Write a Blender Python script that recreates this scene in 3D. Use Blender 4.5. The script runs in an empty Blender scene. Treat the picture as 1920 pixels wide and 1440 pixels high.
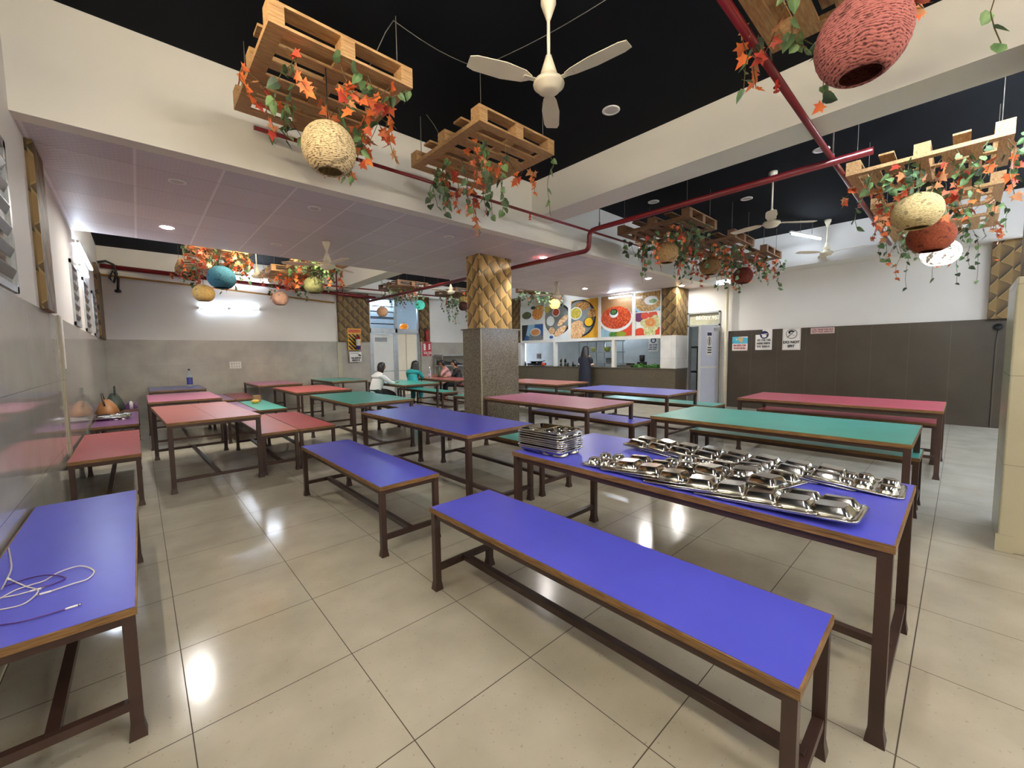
import bpy, bmesh, math, random
from mathutils import Vector, Matrix
PI = math.pi
C = bpy.context.scene.collection
sc = bpy.context.scene

# ------------------------------------------------------------------ camera, world, exposure
CAMH = 1.415
yaw, pitch, roll = 0.83219, 0.07466, -0.013145
f_ = Vector((math.cos(yaw)*math.cos(pitch), math.sin(yaw)*math.cos(pitch), -math.sin(pitch)))
r_ = Vector((math.sin(yaw), -math.cos(yaw), 0)); u_ = r_.cross(f_)
r2 = r_*math.cos(roll) + u_*math.sin(roll); u2 = -r_*math.sin(roll) + u_*math.cos(roll)
cam = bpy.data.cameras.new('camera'); cam.sensor_fit = 'HORIZONTAL'; cam.sensor_width = 36
cam.lens = 767.34/1920*36; cam.clip_start = 0.02
co = bpy.data.objects.new('camera', cam); C.objects.link(co)
m = Matrix((r2, u2, -f_)).transposed().to_4x4(); m.translation = (0, 0, CAMH); co.matrix_world = m
sc.camera = co
w = bpy.data.worlds.new('world'); sc.world = w; w.use_nodes = True
w.node_tree.nodes['Background'].inputs[0].default_value = (0.75, 0.85, 1.0, 1); w.node_tree.nodes['Background'].inputs[1].default_value = 0.6
sc.view_settings.view_transform = 'Standard'; sc.view_settings.look = 'None'
sc.view_settings.gamma = 1; sc.view_settings.use_curve_mapping = False
sc.view_settings.exposure = 2.45
WARM, COOL, NEUT = (1.0, 0.87, 0.66), (0.72, 0.83, 1.0), (1.0, 0.97, 0.94)
TUBE = 44.0          # strength of the tube lamps
SPOT = 260.0          # strength of the recessed downlights

# ------------------------------------------------------------------ materials
def lin(c):
    c = c/255
    return c/12.92 if c <= .04045 else ((c+.055)/1.055)**2.4
def rgb(r, g, b): return (lin(r), lin(g), lin(b), 1)
class NT:
    def __init__(s, name):
        s.m = bpy.data.materials.new(name); s.m.use_nodes = True; s.t = s.m.node_tree; s.b = s.t.nodes['Principled BSDF']
    def new(s, t, **kw):
        n = s.t.nodes.new(t)
        for k, v in kw.items(): setattr(n, k, v)
        return n
    def link(s, a, b): s.t.links.new(a, b)
    def set(s, sock, v):
        if isinstance(v, bpy.types.NodeSocket): s.link(v, sock)
        else: sock.default_value = v
    def m_(s, op, a, b=0.0, c=0.0):
        n = s.new('ShaderNodeMath', operation=op)
        s.set(n.inputs[0], a); s.set(n.inputs[1], b); s.set(n.inputs[2], c); return n.outputs[0]
    def mix(s, f, a, b):
        n = s.new('ShaderNodeMix', data_type='RGBA'); s.set(n.inputs[0], f); s.set(n.inputs[6], a); s.set(n.inputs[7], b); return n.outputs[2]
    def co(s):
        n = s.new('ShaderNodeTexCoord'); x = s.new('ShaderNodeSeparateXYZ'); s.link(n.outputs['Object'], x.inputs[0]); s.vec = n.outputs['Object']; return x.outputs
    def noise(s, scale, detail=3.0, vec=None, stretch=None):
        n = s.new('ShaderNodeTexNoise'); n.inputs['Scale'].default_value = scale; n.inputs['Detail'].default_value = detail
        if vec is None: vec = s.new('ShaderNodeTexCoord').outputs['Object']
        if stretch:
            mp = s.new('ShaderNodeMapping'); mp.inputs['Scale'].default_value = stretch; s.link(vec, mp.inputs[0]); vec = mp.outputs[0]
        s.link(vec, n.inputs['Vector']); return n.outputs[0]
    def ramp(s, f, *stops):
        n = s.new('ShaderNodeValToRGB'); e = n.color_ramp.elements
        while len(e) < len(stops): e.new(0.5)
        for k, (p, c) in enumerate(stops): e[k].position = p; e[k].color = c
        s.link(f, n.inputs[0]); return n.outputs[0]
    def bump(s, h, strength=.3, dist=.01):
        n = s.new('ShaderNodeBump'); n.inputs['Strength'].default_value = strength; n.inputs['Distance'].default_value = dist
        s.link(h, n.inputs['Height']); s.link(n.outputs[0], s.b.inputs['Normal'])
    def fin(s, col=None, rough=.5, metal=0.0, spec=.5):
        if col is not None: s.set(s.b.inputs['Base Color'], col)
        s.set(s.b.inputs['Roughness'], rough); s.b.inputs['Metallic'].default_value = metal; s.b.inputs['Specular IOR Level'].default_value = spec
        return s.m
MC = {}
def flat(name, c, rough=.5, metal=0.0, spec=.5, var=.12, scale=6.0, stretch=None):
    if name in MC: return MC[name]
    n = NT(name); c1 = rgb(*c); d = tuple(v*(1-var) for v in c1[:3])+(1,); l = tuple(min(1, v*(1+var)) for v in c1[:3])+(1,)
    MC[name] = n.fin(n.ramp(n.noise(scale, 4, None, stretch), (.3, d), (.7, l)), rough, metal, spec); return MC[name]
def glow(name, c, strength):
    if name in MC: return MC[name]
    n = NT(name); n.b.inputs['Emission Color'].default_value = (*c, 1); n.b.inputs['Emission Strength'].default_value = strength
    MC[name] = n.fin((*c, 1), .4); return MC[name]

def tile_lines(n, a, size, off, half):
    t = n.m_('DIVIDE', n.m_('SUBTRACT', a, off), size); t = n.m_('FRACT', t)
    t = n.m_('ABSOLUTE', n.m_('SUBTRACT', t, .5)); return n.m_('GREATER_THAN', t, .5-half/size)
def floor_mat():
    n = NT('floor_tile'); x, y, z = n.co()
    g = n.m_('MAXIMUM', tile_lines(n, x, .6, .0682, .0019), tile_lines(n, y, .6, 3.0907, .0022))
    base = n.ramp(n.noise(3.2, 5), (.3, rgb(172, 166, 150)), (.7, rgb(190, 184, 168)))
    sp = n.m_('GREATER_THAN', n.noise(60, 2), .69); base = n.mix(n.m_('MULTIPLY', sp, .35), base, rgb(120, 105, 85))
    col = n.mix(g, base, rgb(70, 60, 48))
    rg = n.ramp(n.noise(2.0, 3), (.3, (.11,)*3+(1,)), (.75, (.2,)*3+(1,)))
    return n.fin(col, n.m_('MAXIMUM', rg, n.m_('MULTIPLY', g, .7)), 0, .55)
def dado_mat(name, c1, c2, rough, spec, su=1.2, off=0.0, joint=.0016, jc=(120, 115, 105), scale=2.5, rows=True):
    n = NT(name); x, y, z = n.co(); u = n.m_('ADD', x, y)
    g = tile_lines(n, u, su, off, joint)
    if rows: g = n.m_('MAXIMUM', g, tile_lines(n, z, .61, 0.0, joint))
    base = n.ramp(n.noise(scale, 6), (.3, rgb(*c1)), (.7, rgb(*c2)))
    return n.fin(n.mix(g, base, rgb(*jc)), rough, 0, spec)
def granite_mat(name, c1, c2, c3, rough=.25):
    n = NT(name); b = n.ramp(n.noise(90, 3), (.35, rgb(*c1)), (.5, rgb(*c2)), (.68, rgb(*c3)))
    return n.fin(n.mix(n.m_('MULTIPLY', n.noise(3, 3), .4), b, rgb(*c1)), rough, 0, .5)
def wallpaper_mat(name, k=1.0, pu=.15, pv=.30):
    n = NT(name); x, y, z = n.co(); u = n.m_('DIVIDE', n.m_('ADD', x, y), pu); v0 = n.m_('DIVIDE', z, pv)
    col = n.m_('FLOOR', u); fu = n.m_('SUBTRACT', u, col)
    par = n.m_('MODULO', n.m_('ABSOLUTE', col), 2.0)
    v = n.m_('FRACT', n.m_('ADD', v0, n.m_('MULTIPLY', par, .5)))
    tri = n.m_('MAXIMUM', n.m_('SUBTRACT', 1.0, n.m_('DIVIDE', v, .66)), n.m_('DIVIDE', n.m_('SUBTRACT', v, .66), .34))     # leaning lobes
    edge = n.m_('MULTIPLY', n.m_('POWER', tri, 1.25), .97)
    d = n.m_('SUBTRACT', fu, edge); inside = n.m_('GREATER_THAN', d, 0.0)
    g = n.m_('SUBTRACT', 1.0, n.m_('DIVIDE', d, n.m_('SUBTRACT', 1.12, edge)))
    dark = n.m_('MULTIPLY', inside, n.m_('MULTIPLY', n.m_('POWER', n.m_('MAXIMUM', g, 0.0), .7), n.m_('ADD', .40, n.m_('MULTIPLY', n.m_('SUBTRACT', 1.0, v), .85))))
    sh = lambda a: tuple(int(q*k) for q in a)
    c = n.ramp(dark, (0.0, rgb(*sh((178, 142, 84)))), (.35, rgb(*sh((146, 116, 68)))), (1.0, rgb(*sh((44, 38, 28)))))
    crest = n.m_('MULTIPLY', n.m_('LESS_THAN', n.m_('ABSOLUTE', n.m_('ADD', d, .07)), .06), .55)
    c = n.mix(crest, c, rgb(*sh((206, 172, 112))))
    n.bump(dark, .35, .01)
    return n.fin(c, .55, 0, .3)
def grid_ceiling_mat():
    n = NT('ceiling_tile'); x, y, z = n.co()
    gx = tile_lines(n, x, .6, .08, .010); gy = tile_lines(n, y, .6, .14, .004)
    px = n.m_('SINE', n.m_('MULTIPLY', x, 2*PI/.06)); py = n.m_('SINE', n.m_('MULTIPLY', y, 2*PI/.06))
    d = n.m_('MULTIPLY', n.m_('ADD', n.m_('MULTIPLY', px, py), 1.0), .5)
    cell = n.new('ShaderNodeTexWhiteNoise', noise_dimensions='2D'); cb = n.new('ShaderNodeCombineXYZ')
    n.link(n.m_('FLOOR', n.m_('DIVIDE', n.m_('SUBTRACT', x, .08), .6)), cb.inputs[0]); n.link(n.m_('FLOOR', n.m_('DIVIDE', n.m_('SUBTRACT', y, .14), .6)), cb.inputs[1])
    n.link(cb.outputs[0], cell.inputs['Vector'])
    base = n.ramp(cell.outputs[0], (0, rgb(200, 192, 195)), (1, rgb(212, 204, 206)))
    base = n.mix(n.m_('MULTIPLY', n.m_('GREATER_THAN', d, .6), .22), base, rgb(150, 140, 147))
    c = n.mix(gx, base, rgb(226, 220, 221)); c = n.mix(n.m_('MULTIPLY', gy, .7), c, rgb(140, 132, 136))
    n.bump(d, .25, .004)
    return n.fin(c, .45, 0, .4)
def wood_mat(name, c1, c2, c3, rough=.55, stretch=(3, 3, 3), scale=9):
    n = NT(name); g = n.noise(scale, 6, None, stretch); g2 = n.noise(2.0, 2)
    c = n.ramp(g, (.25, rgb(*c1)), (.5, rgb(*c2)), (.78, rgb(*c3)))
    return n.fin(n.mix(n.m_('MULTIPLY', g2, .35), c, rgb(*c1)), rough, 0, .35)
def laminate(name, c, rough=.31):
    n = NT(name); c1 = rgb(*c); lo = tuple(v*.93 for v in c1[:3])+(1,); hi = tuple(min(1, v*1.06) for v in c1[:3])+(1,)
    return n.fin(n.ramp(n.noise(3, 4), (.3, lo), (.7, hi)), rough, 0, .5)
def rope_mat(name, c, dark, glow_=None, gs=0.0, cut=0.0):
    n = NT(name); x, y, z = n.co()
    wv = n.m_('SINE', n.m_('ADD', n.m_('MULTIPLY', z, 560.0), n.m_('MULTIPLY', n.noise(9, 4), 34.0)))
    k = n.m_('ADD', n.m_('MULTIPLY', wv, .13), n.noise(60, 4, None, (1, 1, 1.8)))
    base = n.ramp(k, (.30, rgb(*dark)), (.52, rgb(*c)))
    holes = n.m_('GREATER_THAN', n.noise(13, 1), .66); base = n.mix(n.m_('MULTIPLY', holes, .45), base, rgb(*[v*.4 for v in dark]))
    n.bump(k, .55, .01)
    if glow_:
        keep = n.m_('LESS_THAN', n.noise(16, 1), .60 if cut else 2.0)
        n.b.inputs['Emission Color'].default_value = (*glow_, 1)
        n.link(n.m_('MULTIPLY', n.m_('MULTIPLY', keep, n.m_('ADD', .35, n.m_('MULTIPLY', k, 1.2))), gs*.25), n.b.inputs['Emission Strength'])
    return n.fin(base, .8, 0, .2)
def leaf_mat(name, c1, c2):
    n = NT(name); return n.fin(n.ramp(n.noise(9, 2), (.3, rgb(*c1)), (.7, rgb(*c2))), .45, 0, .4)
def stripe_mat():
    n = NT('hazard_stripe'); x, y, z = n.co(); s = n.m_('FRACT', n.m_('DIVIDE', n.m_('ADD', x, z), .125))
    return n.fin(n.mix(n.m_('GREATER_THAN', s, .5), rgb(214, 160, 40), rgb(25, 22, 20)), .5)
def food_mat(name, c1, c2, c3, scale=26):
    n = NT(name); c = n.ramp(n.noise(scale, 3), (.32, rgb(*c1)), (.5, rgb(*c2)), (.66, rgb(*c3))); return n.fin(c, .25)

M_floor = floor_mat()
M_paint = flat('wall_paint', (226, 223, 216), .6, 0, .3, .02, 1.5)
M_paint_w = flat('beam_paint', (226, 221, 208), .6, 0, .3, .02, 1.5)
M_black = flat('black_ceiling_paint', (16, 19, 25), .85, 0, .15, .1, 1)
M_ceil = grid_ceiling_mat()
M_dado_l = dado_mat('polished_grey_tile', (184, 181, 172), (200, 197, 188), .07, .7, 1.2, .1)
M_dado_b = dado_mat('grey_wall_tile', (158, 152, 142), (178, 172, 161), .25, .5, 1.2, .3, .0012, (140, 134, 124))
M_dado_w = dado_mat('white_marble_tile', (196, 196, 192), (218, 217, 212), .2, .5, .6, .1, .0016, (160, 158, 150))
M_brown = dado_mat('brown_cladding', (66, 58, 48), (74, 66, 55), .33, .4, .55, .15, .0018, (104, 94, 78), 2.5, False)
M_cream_tile = dado_mat('cream_column_tile', (172, 166, 142), (184, 178, 154), .25, .45, 1.4, 3.3)
M_gran = granite_mat('speckled_granite', (78, 70, 58), (122, 112, 94), (158, 148, 128))
M_counter = granite_mat('counter_granite', (66, 60, 50), (96, 88, 74), (124, 114, 98), .3)
M_wallp = wallpaper_mat('gold_relief_wallpaper')
M_wallp_d = wallpaper_mat('brown_relief_wallpaper', .72)
M_ply = wood_mat('plywood_edge', (84, 62, 38), (130, 96, 58), (166, 130, 84), .5, (2, 2, 40), 6)
M_pal = wood_mat('pallet_wood', (146, 106, 66), (190, 148, 98), (216, 180, 130), .65, (2, 18, 18), 4)
M_pal_d = wood_mat('pallet_wood_shaded', (92, 62, 42), (126, 90, 60), (150, 112, 78), .65, (2, 18, 18), 4)  # pallet wood in darker tones, shade of the hanging pallets put into its colour
M_steel_b = flat('brown_painted_steel', (62, 42, 35), .42, 0, .5, .12, 10)
M_rubber = flat('black_rubber', (24, 22, 21), .6)
M_steel = flat('polished_steel', (205, 203, 196), .14, 1.0, .5, .03, 20)
M_alu = flat('aluminium', (168, 172, 172), .4, .6)
M_red_pipe = flat('red_pipe_paint', (112, 20, 25), .3)
M_yel_pipe = flat('yellow_pipe_paint', (176, 128, 52), .4)
M_white = flat('white_plastic', (228, 226, 218), .4, 0, .5, .03)
M_ivory = flat('ivory_enamel', (226, 214, 186), .35, 0, .5, .03)
M_dark = flat('black_plastic', (26, 26, 28), .4)
M_navy = flat('navy_ink', (28, 30, 84), .5)
M_ink = flat('black_ink', (34, 32, 36), .6)
M_redink = flat('red_ink', (176, 40, 48), .5)
M_paper = flat('white_paper', (232, 228, 220), .6, 0, .3, .03)
M_pinkpaper = flat('pale_pink_paper', (214, 190, 184), .6, 0, .3, .03)
M_wire = flat('grey_wire', (104, 98, 90), .6)
M_vine = flat('vine_stem', (96, 84, 48), .7)
M_leaf_g = leaf_mat('ivy_green', (62, 94, 56), (126, 154, 98))
M_leaf_d = leaf_mat('ivy_dark_green', (44, 62, 44), (78, 98, 66))
M_leaf_o = leaf_mat('maple_orange', (206, 84, 46), (236, 134, 66))
M_leaf_r = leaf_mat('maple_red', (168, 54, 40), (214, 88, 62))
M_leaf_b = leaf_mat('maple_tan', (186, 120, 76), (214, 158, 112))
LAM = {'blue': laminate('blue_laminate', (80, 84, 204)), 'teal': laminate('teal_laminate', (66, 172, 156)), 'red': laminate('red_laminate', (190, 76, 78)),
       'pink': laminate('pink_laminate', (182, 104, 134)), 'mauve': laminate('mauve_laminate', (150, 108, 150)), 'purple': laminate('purple_laminate', (112, 70, 116)),
       'salmon': laminate('salmon_laminate', (200, 116, 106)), 'maroon': laminate('maroon_laminate', (140, 48, 66)), 'slate': laminate('slate_blue_laminate', (94, 96, 150)),
       'rose': laminate('rose_laminate', (186, 74, 92)), 'brick': laminate('brick_laminate', (176, 84, 84))}
def glass_mat():
    n = NT('window_glass'); n.b.inputs['Transmission Weight'].default_value = 1.0; n.b.inputs['IOR'].default_value = 1.1
    return n.fin((.86, .92, .93, 1), .03)
M_glass = glass_mat()
def bottle_mat():
    n = NT('clear_bottle'); n.b.inputs['Transmission Weight'].default_value = .8; n.b.inputs['IOR'].default_value = 1.2
    return n.fin((.85, .9, .92, 1), .08)
M_bottle = bottle_mat()

# ------------------------------------------------------------------ mesh helpers
class MB:
    def __init__(s): s.v = []; s.f = []; s.mi = []; s.k = 0; s.sm = set()
    def add(s, vs, fs, smooth=False):
        o = len(s.v); s.v += [tuple(v) for v in vs]
        for f in fs:
            if smooth: s.sm.add(len(s.f))
            s.f.append([i+o for i in f]); s.mi.append(s.k)
        return s
    def box(s, x0, x1, y0, y1, z0, z1, M=None):
        vs = [Vector(p) for p in ((x0, y0, z0), (x1, y0, z0), (x1, y1, z0), (x0, y1, z0), (x0, y0, z1), (x1, y0, z1), (x1, y1, z1), (x0, y1, z1))]
        if M: vs = [M @ v for v in vs]
        return s.add(vs, [(3, 2, 1, 0), (4, 5, 6, 7), (0, 1, 5, 4), (1, 2, 6, 5), (2, 3, 7, 6), (3, 0, 4, 7)])
    def loft(s, rings, cap=True, smooth=True, closed=True):
        n = len(rings[0]); vs = [p for r in rings for p in r]; fs = []
        for i in range(len(rings)-1):
            for j in range(n if closed else n-1):
                a, b = i*n+j, i*n+(j+1) % n; fs.append((a, b, b+n, a+n))
        s.add(vs, fs, smooth)
        if cap:
            o = len(s.v)-len(vs)
            s.f.append([o+i for i in range(n)][::-1]); s.mi.append(s.k); s.f.append([o+(len(rings)-1)*n+i for i in range(n)]); s.mi.append(s.k)
        return s
    def lathe(s, prof, n=24, c=(0, 0, 0), cap=False, M=None):
        rings = []
        for r, z in prof:
            ring = [Vector((c[0]+r*math.cos(2*PI*k/n), c[1]+r*math.sin(2*PI*k/n), c[2]+z)) for k in range(n)]
            rings.append([M @ p for p in ring] if M else ring)
        return s.loft(rings, cap)
    def tube(s, pts, r, n=8, cap=True):
        pts = [Vector(p) for p in pts]; rings = []; up = None
        for i, p in enumerate(pts):
            d = (pts[min(i+1, len(pts)-1)]-pts[max(i-1, 0)]).normalized()
            if up is None: up = d.orthogonal().normalized()
            a = (up-d*up.dot(d)); a = a.normalized() if a.length > 1e-6 else d.orthogonal().normalized(); b = d.cross(a); up = a
            rr = r[i] if isinstance(r, (list, tuple)) else r
            rings.append([p+(a*math.cos(2*PI*k/n)+b*math.sin(2*PI*k/n))*rr for k in range(n)])
        return s.loft(rings, cap)
    def cyl(s, a, b, r, n=12): return s.tube([a, b], r, n)
    def mesh(s, name, mats):
        me = bpy.data.meshes.new(name); me.from_pydata(s.v, [], s.f)
        for q in (mats if isinstance(mats, (list, tuple)) else [mats]): me.materials.append(q)
        me.polygons.foreach_set('material_index', s.mi)
        me.polygons.foreach_set('use_smooth', [i in s.sm for i in range(len(s.f))]); me.update(); return me
    def build(s, name, mats, parent=None, loc=None, rz=0, bev=0):
        return link(name, s.mesh(name, mats), parent, loc, rz, bev)
def link(name, me, parent=None, loc=None, rz=0, bev=0):
    o = bpy.data.objects.new(name, me); C.objects.link(o)
    if parent: o.parent = parent
    if loc: o.location = loc
    if rz: o.rotation_euler.z = rz
    if bev:
        b = o.modifiers.new('bevel', 'BEVEL'); b.width = bev; b.segments = 2; b.limit_method = 'ANGLE'
    return o
def tag(o, label, cat, group=None):
    o['label'] = label; o['category'] = cat
    if group: o['group'] = group
    return o
def thing(name, label, cat, loc=(0, 0, 0), rz=0, group=None):
    o = bpy.data.objects.new(name, None); C.objects.link(o); o.location = loc; o.rotation_euler.z = rz; o.empty_display_size = .05
    return tag(o, label, cat, group)
def struct(name, mb, mats, bev=0):
    o = mb.build(name, mats, bev=bev); o['kind'] = 'structure'; return o
def bx(*a): return MB().box(*a)
def copy_tree(o, parent=None):
    c = o.copy(); C.objects.link(c); c.parent = parent
    for ch in o.children: copy_tree(ch, c)
    return c
def text_mesh(txt, size, align='CENTER', bold=0.0):
    cu = bpy.data.curves.new('lettering', 'FONT'); cu.body = txt; cu.size = size; cu.align_x = align; cu.align_y = 'CENTER'; cu.extrude = .0006; cu.offset = bold
    o = bpy.data.objects.new('lettering', cu); C.objects.link(o); dg = bpy.context.evaluated_depsgraph_get(); dg.update()
    me = bpy.data.meshes.new_from_object(o.evaluated_get(dg)); bpy.data.objects.remove(o); bpy.data.curves.remove(cu); return me
def wall_text(txt, size, mat, parent, pos, facing, name='lettering', bold=.0):
    me = text_mesh(txt, size, bold=bold); me.materials.clear(); me.materials.append(mat)
    o = link(name, me, parent); X = {'-x': (0, -1, 0), '-y': (1, 0, 0)}[facing]; X = Vector(X); Z = Vector((0, 0, 1))
    m = Matrix((X, Z, X.cross(Z))).transposed().to_4x4(); m.translation = pos; o.matrix_local = m; return o
class Sheet(MB):
    """flat printed sheet: u to the right, v up, thin layers stacked towards the room"""
    def __init__(s, o, u, n): super().__init__(); s.o = Vector(o); s.u = Vector(u); s.n = Vector(n); s.L = 0
    def P(s, a, b, l): return s.o+s.u*a+Vector((0, 0, 1))*b+s.n*l
    def poly(s, pts, k):
        s.k = k; s.L += .0012; l = s.L; s.add([s.P(a, b, l) for a, b in pts], [list(range(len(pts)))]); return s
    def rect(s, a0, a1, b0, b1, k): return s.poly([(a0, b0), (a1, b0), (a1, b1), (a0, b1)], k)
    def disc(s, a, b, ra, rb, k, n=28, t0=0, t1=2*PI, clip=None, rot=0):
        pts = []
        for i in range(n):
            t = t0+(t1-t0)*i/(n if abs(t1-t0-2*PI) < 1e-6 else n-1); p, q = ra*math.cos(t), rb*math.sin(t)
            p, q = p*math.cos(rot)-q*math.sin(rot), p*math.sin(rot)+q*math.cos(rot); x, y = a+p, b+q
            if clip: x = min(max(x, clip[0]), clip[1]); y = min(max(y, clip[2]), clip[3])
            pts.append((x, y))
        return s.poly(pts, k)

# ------------------------------------------------------------------ the setting
YB, XR, ZT, ZC = 13.0, 11.05, 3.92, 3.10
struct('floor', bx(-.75, 13.4, -4.7, 15.0, -.1, 0), M_floor)
struct('wall_left', bx(-.75, -.545, -4.7, YB+.2, 1.815, ZT), M_paint)
struct('wall_left_lower', bx(-.75, -.540, -4.7, YB, 0, 1.815), M_dado_l)
struct('trim_1', bx(-.541, -.528, 5.74, 5.86, 0, 1.83), M_cream_tile)
struct('wall_back', bx(-.545, 5.6, YB, YB+.15, 1.85, ZT).box(5.6, 7.45, YB, YB+.15, 3.32, ZT).box(7.45, XR+.3, YB, YB+.15, 1.85, ZT), M_paint)
struct('wall_back_lower', bx(-.545, 5.6, YB-.012, YB+.15, 0, 1.85).box(7.45, XR+.3, YB-.012, YB+.15, 0, 1.85), M_dado_b)
struct('trim_2', bx(4.56, 4.68, YB-.03, YB-.01, 0, 1.85), M_cream_tile)
struct('pillar_back_left_corner', bx(-.56, -.50, 11.5, YB, 1.83, 3.3), M_wallp_d)
struct('pillar_back_doors_left', bx(4.6, 5.58, YB-.1, YB+.02, 1.85, 3.36), M_wallp_d)
struct('pillar_back_doors_right', bx(7.42, 7.80, YB-.1, YB+.02, 1.87, 3.45), M_wallp_d)
struct('pillar_back_doors_right_lower', bx(7.42, 7.86, YB-.12, YB+.02, 0, 1.87), M_dado_b)
struct('pillar_left', bx(-.56, -.50, 4.88, 5.36, 1.815, ZC), M_wallp_d)
struct('wall_right', bx(XR, XR+.15, -4.7, 3.98, 1.9, ZT), M_paint)
struct('wall_right_lower', bx(XR-.05, XR+.15, -4.7, 3.98, 0, 1.9), M_brown)
struct('beam_right_wall', bx(10.5, XR, -4.7, 4.4, 3.2, ZT), M_paint)
struct('pillar_right', bx(10.86, XR, -.95, -.27, 1.9, 3.4), M_wallp_d)
struct('wall_behind', bx(-.75, XR+.15, -4.7, -4.55, 0, ZT), M_paint)
struct('ceiling', bx(-.75, 13.4, -4.7, 15.0, ZT, ZT+.15), M_black)
struct('ceiling_lowered', bx(-.545, 11.25, 4.42, 7.9, ZC, ZC+.05), M_ceil)
struct('beam_front', bx(-.545, 11.25, 4.4, 4.55, ZC-.005, ZT), M_paint_w)
struct('beam_middle', bx(-.545, 11.25, 7.8, 7.92, ZC+.04, ZT), M_paint_w)
struct('beam_right', bx(4.45, 4.87, -4.55, 4.4, 3.41, ZT), M_paint_w)
struct('beam_back', bx(4.55, 4.95, 7.92, YB, 3.41, ZT), M_paint_w)
struct('trim_7', bx(4.253, 4.268, 5.433, 5.448, 0, 1.83), M_cream_tile)
# central column and the column by the right edge
struct('column_upper', bx(4.33, 5.06, 5.54, 5.90, 1.84, ZC), wallpaper_mat('gold_column_wallpaper', 1.08, .138, .29))
struct('column_lower', bx(4.26, 5.12, 5.44, 5.95, 0, 1.83).box(4.235, 5.145, 5.415, 5.975, 1.83, 1.85), M_gran)
struct('column_right_upper', bx(4.40, 5.0, -.95, -.27, 1.88, 3.41), M_wallp_d)
struct('column_right_lower', bx(4.345, 5.05, -.95, -.225, 0, 1.88), M_cream_tile, .01)
struct('trim_3', bx(4.338, 4.36, -.30, -.215, 0, .12), M_cream_tile)
# food counter side
struct('wall_food', bx(10.5, 10.62, 5.5, 11.0, 1.80, ZC+.0).box(10.5, 10.62, 7.9, 11.5, ZC, ZT).box(10.5, 10.62, 11.5, YB, .955, ZT), M_paint)
struct('pillar_food_left', bx(10.47, 10.7, 11.0, 11.5, 1.80, 3.45), M_wallp_d)
struct('pillar_food_left_lower', bx(10.47, 10.7, 11.0, 11.5, .955, 1.80), M_dado_w)
struct('pillar_food_right', bx(10.5, 11.2, 5.10, 5.51, 1.84, ZC), M_wallp_d)
struct('pillar_food_right_lower', bx(10.49, 11.2, 5.09, 5.52, .955, 1.84), M_dado_w)
struct('counter_front', bx(10.48, 11.2, 5.09, YB, 0, .935), M_counter)
struct('counter_top', bx(10.455, 11.25, 5.065, YB, .935, .957), M_counter)
struct('trim_4', bx(10.47, 10.64, 5.52, 11.0, 1.775, 1.845).box(10.485, 10.6, 9.30, 9.40, .957, 1.78).box(10.485, 10.6, 6.97, 7.07, .957, 1.78)
       .box(10.47, 10.5, 9.79, 9.85, 1.84, ZC).box(10.47, 10.5, 8.63, 8.72, 1.84, ZC).box(10.47, 10.5, 7.46, 7.54, 1.84, ZC).box(10.47, 10.5, 6.29, 6.36, 1.84, ZC).box(10.47, 10.5, 10.95, 11.0, 1.84, ZC), M_white)
struct('wall_kitchen', bx(12.9, 13.1, 3.4, YB+.2, 0, ZC).box(11.2, 13.1, 3.3, 3.45, 0, ZC), dado_mat('kitchen_tile', (178, 186, 188), (196, 203, 204), .2, .5, .6, .1, .0016, (150, 156, 156)))
struct('ceiling_kitchen', bx(10.62, 13.1, 5.52, YB, 2.75, 2.8).box(11.33, 13.1, 3.4, 5.52, 2.75, 2.8), M_paint)
# door wall beside the counter
struct('wall_door', bx(11.2, 11.32, 3.98, 4.25, 0, ZC).box(11.2, 11.32, 4.25, 5.1, 2.45, ZC), M_paint)
struct('wall_door_lower', bx(11.185, 11.2, 3.98, 4.22, 0, 1.88), M_dado_w)
df = MB(); df.box(11.17, 11.34, 5.06, 5.10, 0, 2.45).box(11.17, 11.34, 4.25, 4.29, 0, 2.45).box(11.17, 11.34, 4.25, 5.1, 2.41, 2.45).box(11.17, 11.34, 4.25, 5.1, 2.07, 2.11)
d1 = struct('door_1', df, M_alu)
bx(11.24, 11.25, 4.29, 5.06, 2.11, 2.41).build('transom_pane', flat('frosted_transom', (168, 166, 142), .25), d1)
lf = bx(0, .77, -.02, .02, .03, 2.05).build('door_leaf', flat('white_door', (206, 208, 222), .4, 0, .5, .02), d1, (11.17, 4.29, 0), math.radians(168))
fr = MB(); fr.box(.03, .74, .02, .028, .98, 1.02).box(.0, .77, -.024, .026, .02, .06).box(.0, .03, -.024, .026, .02, 2.05).box(.74, .77, -.024, .026, .02, 2.05)
fr.build('leaf_rail', M_white, lf)
MB().box(.04, .22, .026, .07, 1.93, 2.0).box(-.04, .10, .05, .065, 2.0, 2.015).build('door_closer', M_alu, lf)
sg = Sheet((.50, .0205, 1.30), (-1, 0, 0), (0, 1, 0)); sg.rect(0, .22, 0, .60, 0); sg.rect(.02, .20, .50, .58, 1); sg.disc(.11, .36, .07, .11, 2); sg.disc(.11, .36, .055, .09, 0); sg.rect(.09, .13, .29, .43, 2)
for b in (.06, .12, .18): sg.rect(.03, .19, b, b+.03, 2)
sg.build('door_notice', [M_paper, M_navy, M_ink], lf)
glow_mat = glow('transom_reflection', (1.0, .90, .60), .16)  # glowing glyphs stand in for bright reflections in the transom glass
for i, (a, t) in enumerate(((4.78, 'BEO'), (4.47, '3Y.957'))): wall_text(t, .135, glow_mat, d1, (11.236, a, 2.30-.02*i), '-x', 'reflection_glyph')
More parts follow.
